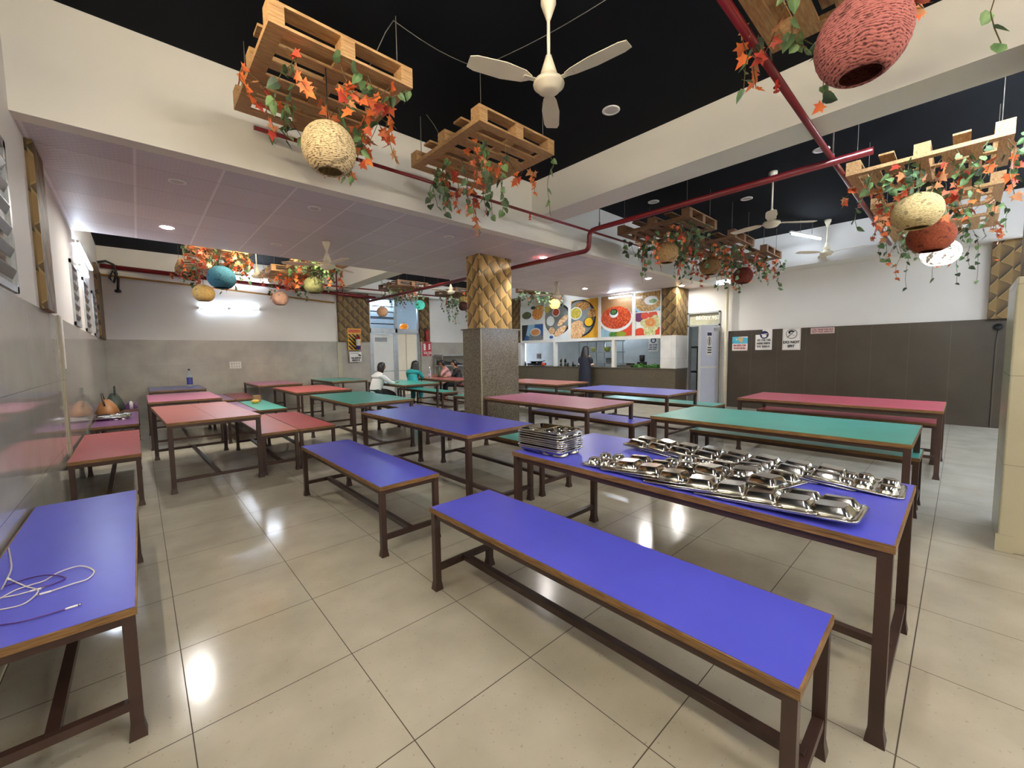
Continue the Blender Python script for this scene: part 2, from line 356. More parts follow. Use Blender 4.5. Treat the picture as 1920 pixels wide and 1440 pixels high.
# double door at the back
dm = MB()
for a, b in ((5.6, 5.65), (6.50, 6.58), (7.38, 7.43)): dm.box(a, b, YB-.02, YB+.1, 0, 3.32)
dm.box(5.6, 7.43, YB-.02, YB+.1, 2.16, 2.30).box(5.6, 7.43, YB-.02, YB+.1, 3.26, 3.32)
d2 = struct('door_2', dm, M_alu)
l1 = bx(5.70, 6.44, YB, YB+.04, .03, 2.13).build('door_leaf', flat('pale_door_panel', (222, 222, 216), .35, 0, .5, .02), d2)
MB().box(5.65, 5.72, YB-.015, YB+.06, .0, 2.15).box(6.42, 6.50, YB-.015, YB+.06, 0, 2.15).box(5.7, 6.44, YB-.015, YB+.05, 2.08, 2.15).box(5.7, 6.44, YB-.012, YB+.04, .86, .89).box(5.7, 6.44, YB-.015, YB+.05, 0, .12).build('leaf_frame', M_alu, l1)
bx(5.78, 6.20, YB-.006, YB, 1.86, 2.0).build('door_plate', flat('grey_plate', (140, 144, 146), .4), l1)
l2 = MB().box(6.60, 7.36, YB+.10, YB+.13, .03, 2.15).build('door_leaf', flat('cream_door_panel', (240, 230, 206), .4, 0, .4, .02), d2)
MB().box(6.94, 6.955, YB+.09, YB+.1, .03, 2.15).box(6.6, 7.36, YB+.09, YB+.1, .86, .88).build('panel_joint', flat('joint_grey', (176, 168, 150), .5), l2)
MB().cyl((7.30, YB+.07, 1.05), (7.30, YB+.07, 1.22), .012).box(7.285, 7.315, YB+.07, YB+.1, 1.04, 1.06).box(7.285, 7.315, YB+.07, YB+.1, 1.21, 1.23).build('door_handle', M_alu, l2)
bx(5.65, 6.50, YB+.03, YB+.036, 2.30, 3.26).build('transom_pane', M_glass, d2); bx(6.58, 7.38, YB+.03, YB+.036, 2.30, 3.26).build('transom_pane', M_glass, d2)
tb = MB()
for z in (2.44, 2.62, 2.66, 2.84, 3.02): tb.box(5.65, 6.5, YB+.08, YB+.1, z, z+.03)
tb.build('transom_bar', M_dark, d2)
struct('wall_corridor', bx(5.0, 8.4, 14.6, 14.7, 0, ZT), flat('corridor_paint', (176, 192, 206), .6, 0, .3, .05, 2))
struct('ledge_corridor', bx(6.58, 8.2, YB+.14, YB+.5, 2.24, 2.30), flat('pale_stone', (206, 196, 180), .5))
# windows of the left wall: louvres in frames
for i, (a, b, z0, z1) in enumerate(((2.3, 4.02, 1.83, 2.75), (7.25, 7.95, 1.83, 2.62), (8.75, 9.6, 1.83, 2.62), (10.4, 11.3, 1.83, 2.62))):
    wn = struct('window_%d' % (i+1), bx(-.55, -.525, a, a+.05, z0, z1).box(-.55, -.525, b-.05, b, z0, z1).box(-.55, -.525, a, b, z1-.05, z1).box(-.55, -.525, a, b, z0, z0+.04), M_alu)
    bx(-.546, -.543, a+.05, b-.05, z0+.04, z1-.05).build('pane', flat('night_glass', (112, 104, 96), .15), wn)
    lv = MB(); k = int((z1-z0-.1)/.13)
    for j in range(k): 
        z = z0+.08+.13*j; lv.add([(-.542, a+.05, z), (-.542, b-.05, z), (-.522, b-.05, z+.05), (-.522, a+.05, z+.05), (-.542, a+.05, z+.008), (-.542, b-.05, z+.008), (-.522, b-.05, z+.058), (-.522, a+.05, z+.058)], [(0, 1, 2, 3), (7, 6, 5, 4), (3, 2, 6, 7), (1, 5, 6, 2), (0, 3, 7, 4)])
    lv.build('louvre', flat('brown_louvre', (86, 78, 72), .4), wn)
struct('trim_5', MB().cyl((10.96, 4.02, 0), (10.96, 4.02, ZC), .035, 14).cyl((11.12, 4.05, 1.9), (11.12, 4.05, ZC), .02, 10), M_ivory)
struct('trim_6', bx(-.545, -.53, 5.93, 6.03, 1.32, 1.83), M_white)

# ------------------------------------------------------------------ lamps
T_cool = glow('tube_light_cool', COOL, TUBE); T_neut = glow('fill_tube_neutral', NEUT, TUBE); T_warm = glow('tube_light_warm', WARM, TUBE)  # the neutral one serves only added fill tubes
T_dim = glow('tube_light_cool_dim', COOL, TUBE*.36); T_dim2 = glow('tube_light_cool_soft', COOL, TUBE*.22); T_str = glow('fill_tube_cool_strong', COOL, TUBE*2.0); T_strn = glow('fill_tube_neutral_strong', NEUT, TUBE*2.2); T_strw = glow('fill_tube_warm_strong', WARM, TUBE*2.6)  # the strong variants serve only the added, unseen fill tubes
def tube_light(label, a, b, mat, off=(0, 0, .03), r=.014, hang=0):
    a, b, off = Vector(a), Vector(b), Vector(off); t = thing('tube_light', label, 'lamp', (a+b)/2); c = (a+b)/2
    MB().cyl(a-c, b-c, r, 10).build('lamp_tube', mat, t)
    d = (b-a).normalized(); s = d.cross(off).normalized()*.02; o = off; e = d*.03; q = []
    a, b = a-c, b-c
    for w_ in (off*.62, off*1.3): q += [a-e-s+w_, b+e-s+w_, b+e+s+w_, a-e+s+w_]
    bt = MB().add(q, [(0, 1, 2, 3), (7, 6, 5, 4), (0, 4, 5, 1), (1, 5, 6, 2), (2, 6, 7, 3), (3, 7, 4, 0)])
    bt.build('batten', M_white, t); MB().cyl(a-e, a, r*1.15, 10).build('end_cap', M_white, t); MB().cyl(b, b+e, r*1.15, 10).build('end_cap', M_white, t)
    if hang:
        for p in (a*.7+b*.3, a*.3+b*.7): MB().cyl(p+off*.9, p+Vector((0, 0, hang-c.z)), .004, 6).build('hanging_wire', M_wire, t)
    return t
tube_light('left glowing tube of the pair on the cream back wall', (1.22, YB-.07, 2.66), (1.80, YB-.07, 2.69), T_dim2, (0, .05, 0))
tube_light('right glowing tube of the pair on the cream back wall', (1.88, YB-.07, 2.69), (2.50, YB-.07, 2.71), T_dim2, (0, .05, 0))
tube_light('long tube light high on the left wall behind the lowered ceiling', (-.50, 7.98, 2.97), (-.50, 10.3, 2.97), T_dim2, (-.035, 0, 0))
tube_light('short tube light below the long one on the left wall', (-.50, 7.95, 2.66), (-.50, 9.2, 2.69), T_dim2, (-.035, 0, 0))
tube_light('tube light hanging under the black ceiling near the bluish right wall', (9.35, 2.30, 3.62), (10.25, 2.02, 3.62), T_dim2, (0, 0, .04), hang=ZT)
tube_light('tube light glaring over the food posters', (10.22, 6.98, 2.97), (10.22, 6.23, 2.97), T_dim2, (0, 0, .04), hang=ZC)
tube_light('tube light on the back wall beam behind the hanging pallets', (1.55, YB-.06, 3.50), (2.75, YB-.06, 3.50), T_dim, (0, .05, 0))
tube_light('tube light of the kitchen behind the counter', (12.8, 7.4, 2.5), (12.8, 8.6, 2.5), T_cool, (.05, 0, 0))
tube_light('tube light in the corridor behind the back doors', (5.9, 14.55, 3.3), (7.1, 14.55, 3.3), T_cool, (0, .04, 0))
tube_light('warm tube light on the left wall beside the camera', (-.49, 1.6, 3.45), (-.49, 2.8, 3.45), T_warm, (-.045, 0, 0))
tube_light('added warm fill tube on the left wall behind the camera', (-.49, -1.2, 3.3), (-.49, 0.0, 3.3), T_warm, (-.045, 0, 0))  # unseen lamp added to brighten the foreground
tube_light('added neutral fill tube under the black ceiling above the camera', (.5, .5, 3.80), (1.7, .5, 3.80), T_neut, (0, 0, .04), hang=ZT)  # added outside the view to light the foreground from above
tube_light('added neutral fill tube under the black ceiling behind the camera', (1.6, -1.6, 3.70), (2.8, -1.6, 3.70), T_neut, (0, 0, .04), hang=ZT)  # extra tube out of view, added as front fill
tube_light('added neutral fill tube under the black ceiling far behind the camera', (2.0, -3.2, 3.70), (3.2, -3.2, 3.70), T_neut, (0, 0, .04), hang=ZT)  # another unseen tube added for the front zone
tube_light('added cool fill tube under the black ceiling right of the right beam', (6.4, -2.0, 3.70), (7.6, -2.0, 3.70), T_str, (0, 0, .04), hang=ZT)  # out-of-view tube added as cool fill for the right side
tube_light('added warm fill tube on the wall behind the camera, left', (1.0, -4.48, 3.2), (2.2, -4.48, 3.2), T_warm, (0, -.05, 0))  # unseen warm lamp added on this wall for front fill
tube_light('added warm fill tube on the wall behind the camera, right', (2.9, -4.48, 3.2), (4.1, -4.48, 3.2), T_warm, (0, -.05, 0))  # second unseen warm lamp added for the front
tube_light('added fill tube on the right wall behind the column', (10.98, -2.4, 2.7), (10.98, -1.2, 2.7), T_str, (.06, 0, 0))  # strong unseen tube added to brighten the right side
tube_light('added fill tube on the wall behind the camera, far right', (7.0, -4.48, 3.0), (8.2, -4.48, 3.0), T_str, (0, -.05, 0))  # unseen tube added as cool fill from the rear wall
for i, x in enumerate((1.2, 4.6, 8.2)): tube_light('added fill tube on the hidden rear side of the middle beam, %s' % ('left', 'centre', 'right')[i], (x, 7.99, 3.55), (x+1.2, 7.99, 3.55), (T_strw, T_strn, T_str)[i], (0, -.05, 0))  # unseen tubes added behind the beam to raise the rear ambient light
for i, y in enumerate((-2.6, -1.0)): tube_light('added fill tube on the hidden far side of the right beam, %s' % ('near', 'far')[i], (4.94, y, 3.66), (4.94, y+1.2, 3.66), T_str, (-.05, 0, 0))  # unseen tubes added behind this beam as ambient fill for the right zone
S_on = glow('downlight_on', (1, .97, .92), SPOT); S_off = flat('downlight_off', (196, 190, 184), .4)
def downlight(label, x, y, z, on, r=.075, wall=None):
    t = thing('ceiling_downlight', label, 'lamp', (x, y, z))
    MB().lathe([(r, 0), (r*1.02, -.006), (r*.8, -.010), (r*.72, -.004)], 20).build('trim_ring', M_white, t)
    MB().lathe([(.0005, -.004), (r*.73, -.004)], 20).build('diffuser', S_on if on else S_off, t)
for lab, x, y, z, on in (('glowing ceiling spot left of the hanging rear lanterns', .38, 7.02, ZC, 1), ('glowing ceiling spot beside the red pipe near the column', 5.42, 5.08, ZC, 1),
    ('glowing ceiling spot over the yellow food poster', 8.85, 6.8, ZC, 1), ('glowing ceiling spot right of the poster tube light', 8.82, 4.96, ZC, 1), ('glowing ceiling spot nearest the kitchen door', 10.48, 4.95, ZC, 1),
    ('unlit ceiling spot nearest the left end of the lowered ceiling', .38, 5.14, ZC, 0), ('unlit ceiling spot left of the rear ceiling fan', 1.64, 7.03, ZC, 0), ('unlit ceiling spot behind the front rope lantern', 1.59, 5.06, ZC, 0),
    ('unlit ceiling spot in the lowered ceiling left of the column', 3.47, 6.97, ZC, 0), ('unlit ceiling spot below the second hanging pallet', 3.41, 5.05, ZC, 0),
    ('unlit white spot in the black ceiling right of the near fan', 3.78, 2.57, ZT, 0), ('unlit spot in the black ceiling beside the junction of red pipes', 6.5, 1.31, ZT, 0),
    ('unlit spot in the black ceiling above the three brown pallets', 6.54, 3.6, ZT, 0), ('unlit spot in the black ceiling left of the far white fan', 7.6, 2.52, ZT, 0), ('dim spot in the rear black ceiling above the red back pipe', .55, 10.6, ZT, 0)):
    downlight(lab, x, y, z-.001, on, .09 if z > 3.5 else .07)

# ------------------------------------------------------------------ red and yellow pipes
def pipe(name, label, pts, r, mat, clips=(), heads=(), rods=()):
    o = tag(MB().tube(pts, r, 14).build(name, mat), label, 'pipe')
    for p in heads:
        h = MB().cyl(p, (p[0], p[1], p[2]-.05), .010, 8).cyl((p[0], p[1], p[2]-.05), (p[0], p[1], p[2]-.055), .022, 10).cyl((p[0], p[1], p[2]-.08), (p[0], p[1], p[2]-.084), .02, 10).cyl((p[0]-.012, p[1], p[2]-.055), (p[0]-.012, p[1], p[2]-.08), .003, 6).cyl((p[0]+.012, p[1], p[2]-.055), (p[0]+.012, p[1], p[2]-.08), .003, 6)
        h.build('sprinkler_head', flat('bright_red', (200, 48, 34), .35), o)
    for p, zt in rods: MB().cyl(p, (p[0], p[1], zt), .006, 6).cyl((p[0], p[1], p[2]-.03), (p[0], p[1], p[2]+.05), .014, 8).build('hanger_rod', M_wire, o)
    return o
bend = [(5.3, .66, 3.3), (5.3, 3.86, 3.3)]+[(5.3, 3.90+.09*math.sin(t), 3.21+.09*math.cos(t)) for t in (.4, .8, 1.2, 1.57)]+[(5.29, 3.99, 3.10)]+[(5.29, 4.07-.08*math.cos(t), 3.08-.08*math.sin(t)) for t in (.3, .8, 1.2, 1.57)]+[(5.27, 4.5, 3.0), (5.13, 11.9, 3.0)]
pipe('sprinkler_pipe', 'red main pipe running from the black ceiling down below the lowered ceiling past the column', bend, .036, M_red_pipe, rods=(((5.3, .97, 3.33), ZT), ((5.3, 3.8, 3.33), ZT)))
pipe('sprinkler_pipe', 'red pipe crossing the picture top right under the black ceiling', [(1.2, .97, 3.34), (10.45, .99, 3.34)], .026, M_red_pipe, heads=((3.45, .97, 3.32), (7.0, .98, 3.32)), rods=(((3.3, .97, 3.35), ZT), ((8.6, .98, 3.35), ZT)))
pipe('sprinkler_pipe', 'thin red pipe along the front beam below the two near pallets', [(.82, 4.02, 3.30), (10.45, 4.06, 3.34)], .017, M_red_pipe, heads=((4.05, 4.04, 3.31), (6.9, 4.05, 3.32)), rods=(((1.4, 4.02, 3.31), ZT), ((3.0, 4.03, 3.31), ZT)))
pipe('sprinkler_pipe', 'thick red pipe along the top of the cream back wall', [(-.5, 12.86, 3.46), (5.2, 12.82, 3.27), (5.75, 12.8, 3.25)], .052, M_red_pipe)
pipe('sprinkler_pipe', 'thin dark red pipe crossing above the back doors', [(3.2, 12.3, 3.42), (9.8, 12.3, 3.42)], .022, M_red_pipe, rods=(((3.6, 12.3, 3.43), ZT), ((6.0, 12.3, 3.43), ZT)))
pipe('gas_pipe', 'thin yellow pipe below the red pipe on the cream back wall', [(-.5, 12.9, 3.27), (.8, 12.9, 3.21), (4.5, 12.9, 3.02)], .022, M_yel_pipe)
pipe('hanger_pipe', 'short upright red pipe pair beside the rear gold pillar', [(4.45, 12.5, 3.9), (4.45, 12.5, 3.05), (4.62, 12.5, 3.05), (4.62, 12.5, 3.9)], .018, M_red_pipe)
cb = tag(MB().tube([(-.53, 12.8, 3.52), (-.40, 12.8, 3.56), (-.28, 12.8, 3.50), (-.24, 12.8, 3.3), (-.30, 12.8, 3.1), (-.36, 12.82, 3.2), (-.30, 12.8, 3.36), (-.22, 12.8, 3.2), (-.24, 12.8, 2.95)], .025, 8).build('cable_loop', M_dark), 'looped black cable hanging in the back left corner by the red pipe', 'cable')
MB().lathe([(.0, -.04), (.05, -.03), (.06, 0), (.05, .03), (0, .04)], 12, (-.24, 12.8, 2.92)).build('cable_end', M_dark, cb)
hooks = [(1.56, 2.97), (2.34, 2.96), (2.62, 1.62)]
pts = []
for (a, b), (c, d) in zip(hooks[:-1], hooks[1:]):
    for k in range(8): t = k/8; pts.append((a+(c-a)*t, b+(d-b)*t, 3.90-.035*math.sin(PI*t)))
pts.append((*hooks[-1], 3.915))
tag(MB().tube(pts, .003, 6).build('lamp_cable', M_wire), 'grey cable strung between the hooks of the two near pallets', 'cable')
for k, (a, b, c, d, lab) in enumerate(((1.56, 2.97, 1.40, 3.1, 'large pallet'), (2.37, 3.87, 2.62, 3.8, 'second pallet'))):
    tag(MB().tube([(a, b, 3.905), (a+(c-a)*.3, b+(d-b)*.3, 3.82), (a+(c-a)*.7, b+(d-b)*.7, 3.66), (c, d, 3.545)], .003, 6).build('lamp_cable', M_wire), 'thin cable drooping from a ceiling hook onto the %s' % lab, 'cable')

# ------------------------------------------------------------------ tables and benches
FM = {}
def furn(kind, key, x0, x1, y0, y1, label, group, rot=0, seam=False):
    H = .745 if kind == 'dining_table' else .507
    wd, ln = round(x1-x0, 2), round(y1-y0, 2)
    t = thing(kind, label, 'table' if kind == 'dining_table' else 'bench', ((x0+x1)/2, (y0+y1)/2, 0), rot, group)
    k = (kind, wd, ln); hw, hl = wd/2, ln/2
    s = .021 if kind == 'dining_table' else .019
    if k not in FM:
        top = MB().box(-hw, hw, -hl, hl, H-.030, H-.0015).mesh('tabletop', M_ply)
        lam = MB().box(-hw+.006, hw-.006, -hl+.006, hl-.006, H-.0016, H).mesh('laminate', LAM['blue'])
        lx, ly = hw-s-.006, hl-s-.006
        leg = MB(); leg.box(-s, s, -s, s, .05, H-.03)
        a, b = s*1.02, s*1.38
        leg.loft([[(x*q, y*q, z) for x, y in ((-1, -1), (1, -1), (1, 1), (-1, 1))] for q, z in ((a, .052), (a*1.05, .045), (b, .004), (b, 0))], True, False)
        legm = leg.mesh('leg', M_steel_b)
        ap = MB()
        for sx in (-1, 1): ap.box(sx*lx-.012, sx*lx+.012, -ly, ly, H-.062, H-.03)
        for sy in (-1, 1): ap.box(-lx, lx, sy*ly-.012, sy*ly+.012, H-.062, H-.03)
        apm = ap.mesh('apron', M_steel_b)
        rl = MB().box(-lx, lx, -.016, .016, .115, .147).mesh('end_rail', M_steel_b)
        st = MB().box(-.018, .018, -ly, ly, .118, .152).mesh('stretcher', M_steel_b)
        FM[k] = (top, legm, apm, rl, st, lx, ly)
    top, legm, apm, rl, st, lx, ly = FM[k]
    tp = link('tabletop' if kind == 'dining_table' else 'seat', top, t)
    q = k+(key,)
    if q not in FM:
        lm = MB()
        if seam: lm.box(-hw+.006, -.0025, -hl+.006, hl-.006, H-.0016, H).box(.0025, hw-.006, -hl+.006, hl-.006, H-.0016, H)
        else: lm.box(-hw+.006, hw-.006, -hl+.006, hl-.006, H-.0016, H)
        FM[q] = lm.mesh('laminate', LAM[key])
    link('laminate', FM[q], tp)
    for sx in (-1, 1):
        for sy in (-1, 1): link('leg', legm, t, (sx*lx, sy*ly, 0))
    link('apron', apm, t)
    for sy in (-1, 1): link('end_rail', rl, t, (0, sy*ly, 0))
    link('stretcher', st, t); return t
TG, BG = 'canteen dining tables', 'canteen benches'
D = math.radians
for key, x0, x1, y0, y1, lab, rot, seam in (
    ('blue', 1.86, 2.78, .12, 2.05, 'blue-topped dining table covered with upturned steel trays', 0, 0),
    ('blue', 1.95, 2.74, 2.72, 4.80, 'blue-violet dining table left of the tray stack, with nothing on it', D(1), 0),
    ('teal', 2.14, 3.08, 5.62, 7.55, 'green dining table behind the empty blue table, left of the column', 0, 0),
    ('red', 2.12, 3.14, 8.22, 10.03, 'red dining table behind the green table left of the column', 0, 0),
    ('pink', 2.02, 2.98, 10.98, 12.72, 'pink dining table against the grey back wall', 0, 0),
    ('salmon', .13, .98, 5.46, 7.50, 'pale red dining table in front of the pink one near the left wall', D(2.4), 1),
    ('pink', .07, 1.0, 8.27, 10.0, 'pink dining table between the pale red and slate blue tables near the left wall', 0, 0),
    ('slate', .13, 1.06, 11.0, 12.6, 'slate blue dining table carrying the bottle by the back wall', 0, 0),
    ('teal', 3.93, 5.0, .20, 2.17, 'long teal dining table behind the steel trays on the right', 0, 0),
    ('pink', 3.90, 4.92, 2.96, 4.95, 'pink dining table just right of the column base', 0, 0),
    ('teal', 4.30, 5.22, 8.30, 10.2, 'teal dining table where the person in white sits', 0, 0),
    ('teal', 3.68, 4.62, 10.95, 12.75, 'teal dining table by the back wall below the gold pillar', 0, 0),
    ('rose', 6.25, 7.38, .10, 2.12, 'rose-red dining table on the far right before the brown wall', 0, 0),
    ('blue', 5.95, 7.0, 3.0, 4.92, 'blue dining table with glare in front of the food counter', 0, 0),
    ('salmon', 6.45, 7.55, 5.70, 7.72, 'red dining table right behind the column, before the food counter', 0, 0),
    ('brick', 5.95, 6.80, 8.70, 10.7, 'brick-red dining table where two people sit side by side', 0, 0)):
    furn('dining_table', key, x0, x1, y0, y1, lab, TG, rot, seam)
for key, x0, x1, y0, y1, lab, rot in (
    ('blue', 1.24, 1.70, .25, 2.10, 'long blue-violet bench nearest the camera in the foreground', D(.6)),
    ('blue', 1.17, 1.65, 2.66, 4.46, 'blue bench standing alone behind the foreground bench, before the empty blue table', D(.4)),
    ('blue', -.525, -.06, 2.0, 3.82, 'blue bench against the left wall with charging cables on it', 0),
    ('brick', -.525, -.035, 5.25, 7.05, 'red bench against the left wall behind the blue bench', D(.4)),
    ('purple', -.525, -.045, 7.70, 9.55, 'purple bench against the left wall with the brown handbag', 0),
    ('purple', -.525, -.045, 9.90, 11.7, 'purple bench farthest back along the left wall', 0),
    ('salmon', 1.02, 1.43, 5.53, 7.38, 'pale left red bench of the joined pair beside the pale red table', 0),
    ('red', 1.435, 1.875, 5.53, 7.38, 'deep red right bench of the joined pair before the green table', 0),
    ('mauve', 1.02, 1.445, 8.0, 9.9, 'mauve bench joined to the small green bench', 0),
    ('teal', 1.46, 1.90, 8.0, 9.9, 'small green bench with yellow and brown boxes on it', 0),
    ('mauve', 1.08, 1.50, 10.5, 12.3, 'pale left bench of the joined pair behind the small green bench', 0),
    ('maroon', 1.515, 1.95, 10.5, 12.3, 'maroon right bench of the joined pair behind the small green bench', 0),
    ('teal', 2.86, 3.32, 2.72, 4.55, 'green bench half hidden behind the stack of steel trays', 0),
    ('blue', 3.28, 3.74, 5.6, 7.42, 'blue bench beyond the green table, left of the column', 0),
    ('blue', 4.58, 5.05, 2.76, 4.6, 'blue bench pushed under the pink table right of the column', 0),
    ('teal', 4.70, 5.17, .19, 2.1, 'teal bench behind the long teal table on the right', 0),
    ('rose', 7.02, 7.50, .16, 2.1, 'rose-red bench behind the rose-red table on the far right', 0),
    ('teal', 6.90, 7.42, 2.70, 4.9, 'pale teal bench behind the glaring blue table', 0),
    ('teal', 7.10, 7.56, 5.8, 7.62, 'teal bench behind the red table right of the column', 0),
    ('teal', 3.74, 4.20, 8.3, 10.1, 'bench on which the person in white sits', 0),
    ('teal', 5.30, 5.76, 8.3, 10.6, 'dark green bench on which the person in turquoise sits', 0),
    ('maroon', 6.98, 7.42, 8.9, 10.9, 'bench on which the two people facing left sit', 0),
    ('teal', 5.10, 5.56, 6.1, 7.55, 'pale turquoise bench peeking out left of the column', 0)):
    furn('bench', key, x0, x1, y0, y1, lab, BG, rot)

# ------------------------------------------------------------------ steel compartment trays
def rrect(a0, a1, b0, b1, r, z, n=3):
    out = []
    for cx, cy, t in ((a1-r, b1-r, 0), (a0+r, b1-r, PI/2), (a0+r, b0+r, PI), (a1-r, b0+r, 1.5*PI)):
        for k in range(n+1): out.append((cx+r*math.cos(t+PI/2*k/n), cy+r*math.sin(t+PI/2*k/n), z))
    return out
def tray_mesh(up):
    """compartment tray, 0.37 (y) by 0.27 (x): wells go down (up=False: turned over, wells stand up)"""
    s = -1 if up else 1; mb = MB()
    hx, hy = .132, .185
    if up:
        mb.loft([rrect(-hx+.030, hx-.030, -hy+.030, hy-.030, .02, -.036), rrect(-hx-.002, hx+.002, -hy-.002, hy+.002, .03, -.004), rrect(-hx-.005, hx+.005, -hy-.005, hy+.005, .033, 0), rrect(-hx, hx, -hy, hy, .03, .003), rrect(-hx+.010, hx-.010, -hy+.010, hy-.010, .025, .001), rrect(-hx+.026, hx-.026, -hy+.026, hy-.026, .02, -.033)], True)
        for a0, a1, b0, b1 in ((-.115, .115, .004, .020), (-.036, -.022, .02, .165)): mb.loft([rrect(a0-.006, a1+.006, b0-.006, b1+.006, .006, -.033), rrect(a0, a1, b0, b1, .005, 0)], True)
        for cx in (-.060, .056):
            for cy in (-.042, -.126): mb.lathe([(.036, -.033), (.044, .0), (.050, .0), (.055, -.033)], 20, (cx, cy, 0))
        return mb.mesh('compartment_tray', M_steel)
    mb.loft([rrect(-hx, hx, -hy, hy, .03, 0), rrect(-hx-.004, hx+.004, -hy-.004, hy+.004, .033, s*-.004), rrect(-hx, hx, -hy, hy, .03, s*.004), rrect(-hx+.012, hx-.012, -hy+.012, hy-.012, .024, s*.005), rrect(-hx+.018, hx-.018, -hy+.018, hy-.018, .02, s*.0025)], True)
    for a0, a1, b0, b1, r in ((-.020, .114, .025, .168, .02), (-.114, -.036, .025, .168, .018)):
        mb.loft([rrect(a0, a1, b0, b1, r, s*.002), rrect(a0+.005, a1-.005, b0+.005, b1-.005, r, s*.010), rrect(a0+.020, a1-.020, b0+.020, b1-.020, r*.8, s*.036), rrect(a0+.025, a1-.025, b0+.025, b1-.025, r*.7, s*.038)], True)
    for cx in (-.066, .060):
        for cy in (-.035, -.126): mb.lathe([(.044, s*.002), (.040, s*.010), (.030, s*.031), (.024, s*.034), (.0005, s*.034)], 18, (cx, cy, 0))
    return mb.mesh('compartment_tray', M_steel)
TU, TD = tray_mesh(True), tray_mesh(False)
TRG = 'upturned steel trays on the blue table'
rt = random.Random(4)
def tray(me, x, y, z, rz, label, group, rx=0, ry=0):
    o = tag(link('compartment_tray', me, None, (x, y, z)), label, 'tray', group); o.rotation_euler = (rx, ry, rz); return o
zt = .745
posA = [1.36-.150*k for k in range(8)]
names = ['farthest', 'second farthest', 'third farthest', 'fourth farthest', 'fourth nearest', 'third nearest', 'second nearest', 'nearest']
for k, y in enumerate(posA):
    tray(TD, 2.585+rt.uniform(-.006, .006), y+.02, zt+.018, rt.uniform(-.03, .03), 'upturned steel tray in the straight back row, %s from the camera end' % names[k] if k < 7 else 'upturned steel tray with bare round cups at the near end of the back row', TRG, rx=D(4.2))
posB = [(2.05, 1.33), (2.04, 1.19), (2.035, 1.05), (2.02, .91), (2.025, .78), (2.02, .65), (2.02, .53), (2.03, .41)]
for k, (x, y) in enumerate(posB):
    tray(TD, x, y, zt+.020, PI+rt.uniform(-.14, .10), 'upturned steel tray in the untidy front row, %s from the camera end' % names[k], TRG, rx=D(4.4), ry=D(rt.uniform(-1, 1)))
for k, (x, y, rz, lab) in enumerate(((2.20, .93, 2.95, 'farthest'), (2.225, .80, 3.3, 'middle'), (2.19, .66, 2.85, 'nearest'))):
    tray(TD, x, y, zt+.044+.004*k, rz, 'upturned steel tray lying on top of the front row, %s of three' % lab, TRG, rx=D(2))
ordn = ['bottom', 'second from bottom', 'third from bottom', 'fourth from bottom', 'middle', 'fourth from top', 'third from top', 'second from top', 'top']
for k in range(9):
    tray(TU, 2.04+rt.uniform(-.006, .006), 1.86+rt.uniform(-.006, .006), zt+.0385+.0150*k, D(4)+rt.uniform(-.03, .03), 'upright steel tray, %s of the stack on the blue table corner' % ordn[k], 'stacked steel trays')

# ------------------------------------------------------------------ hanging pallets
PW, PL = .95, 1.18
def build_pallet(wood):
    t = bpy.data.objects.new('wooden_pallet', None); C.objects.link(t); t.empty_display_size = .05
    sl = bx(-PW/2+.094, PW/2-.094, -.046, .046, 0, .018).mesh('slat', wood); sl2 = bx(-PW/2, PW/2, -.06, .06, .122, .140).mesh('slat', wood)
    sg_ = bx(-.045, .045, -PL/2, PL/2, .018, .036).mesh('stringer', wood); bk = bx(-.045, .045, -.06, .06, .036, .122).mesh('block', wood)
    for k in range(7): link('slat', sl, t, (0, -PL/2+.046+k*(PL-.092)/6, 0))
    eb = bx(-.047, .047, -PL/2, PL/2, 0, .018).mesh('end_board', wood)
    for x in (-PW/2+.047, PW/2-.047): link('end_board', eb, t, (x, 0, 0))
    for k in range(5): link('slat', sl2, t, (0, -PL/2+.06+k*(PL-.12)/4, 0))
    for x in (-PW/2+.045, 0, PW/2-.045):
        link('stringer', sg_, t, (x, 0, 0))
        for y in (-PL/2+.06, 0, PL/2-.06): link('block', bk, t, (x, y, 0))
    wm = MB().cyl((0, 0, .13), (0, 0, .52+.1), .0035, 6).mesh('hanging_wire', M_wire)
    for x in (-1, 1):
        for y in (-1, 1): link('hanging_wire', wm, t, (x*(PW/2-.08), y*(PL/2-.08), 0))
    return t
P_light, P_dark = build_pallet(M_pal), build_pallet(M_pal_d)
used = set()
def pallet(src, x, y, z, rz, label):
    o = src if src not in used else copy_tree(src); used.add(src)
    o.location = (x, y, z); o.rotation_euler.z = rz; tag(o, label, 'pallet', 'hanging wooden pallets')
    for ch in o.children:
        if ch.name.startswith('hanging_wire'): ch.scale.z = (ZT-z-.005)/.62
    return o
def leaf(mb, kind, pos, d, up, s, mi, rng):
    d = d.normalized(); x = d.cross(up)
    x = x.normalized() if x.length > 1e-4 else d.orthogonal().normalized(); z = x.cross(d)
    if kind == 'ivy': P = [(0, 0, 0), (.34, -.06, .06), (.47, .25, .10), (.34, .62, .06), (0, 1.08, -.05), (-.34, .62, .06), (-.47, .25, .10), (-.34, -.06, .06)]; F = [(0, 1, 2, 3, 4), (0, 4, 5, 6, 7)]
    else:
        P = [(0, 0, 0), (.22, .02, .0), (.50, -.05, .05), (.36, .22, .02), (.62, .48, .06), (.28, .50, 0), (.22, .66, .02), (0, 1.1, .03), (-.22, .66, .02), (-.28, .50, 0), (-.62, .48, .06), (-.36, .22, .02), (-.50, -.05, .05), (-.22, .02, 0)]
        F = [(0, 1, 2, 3, 4, 5, 6, 7), (0, 7, 8, 9, 10, 11, 12, 13)]
    mb.k = mi; mb.add([pos+x*(a*s)+d*(b*s)+z*(c*s) for a, b, c in P], F)
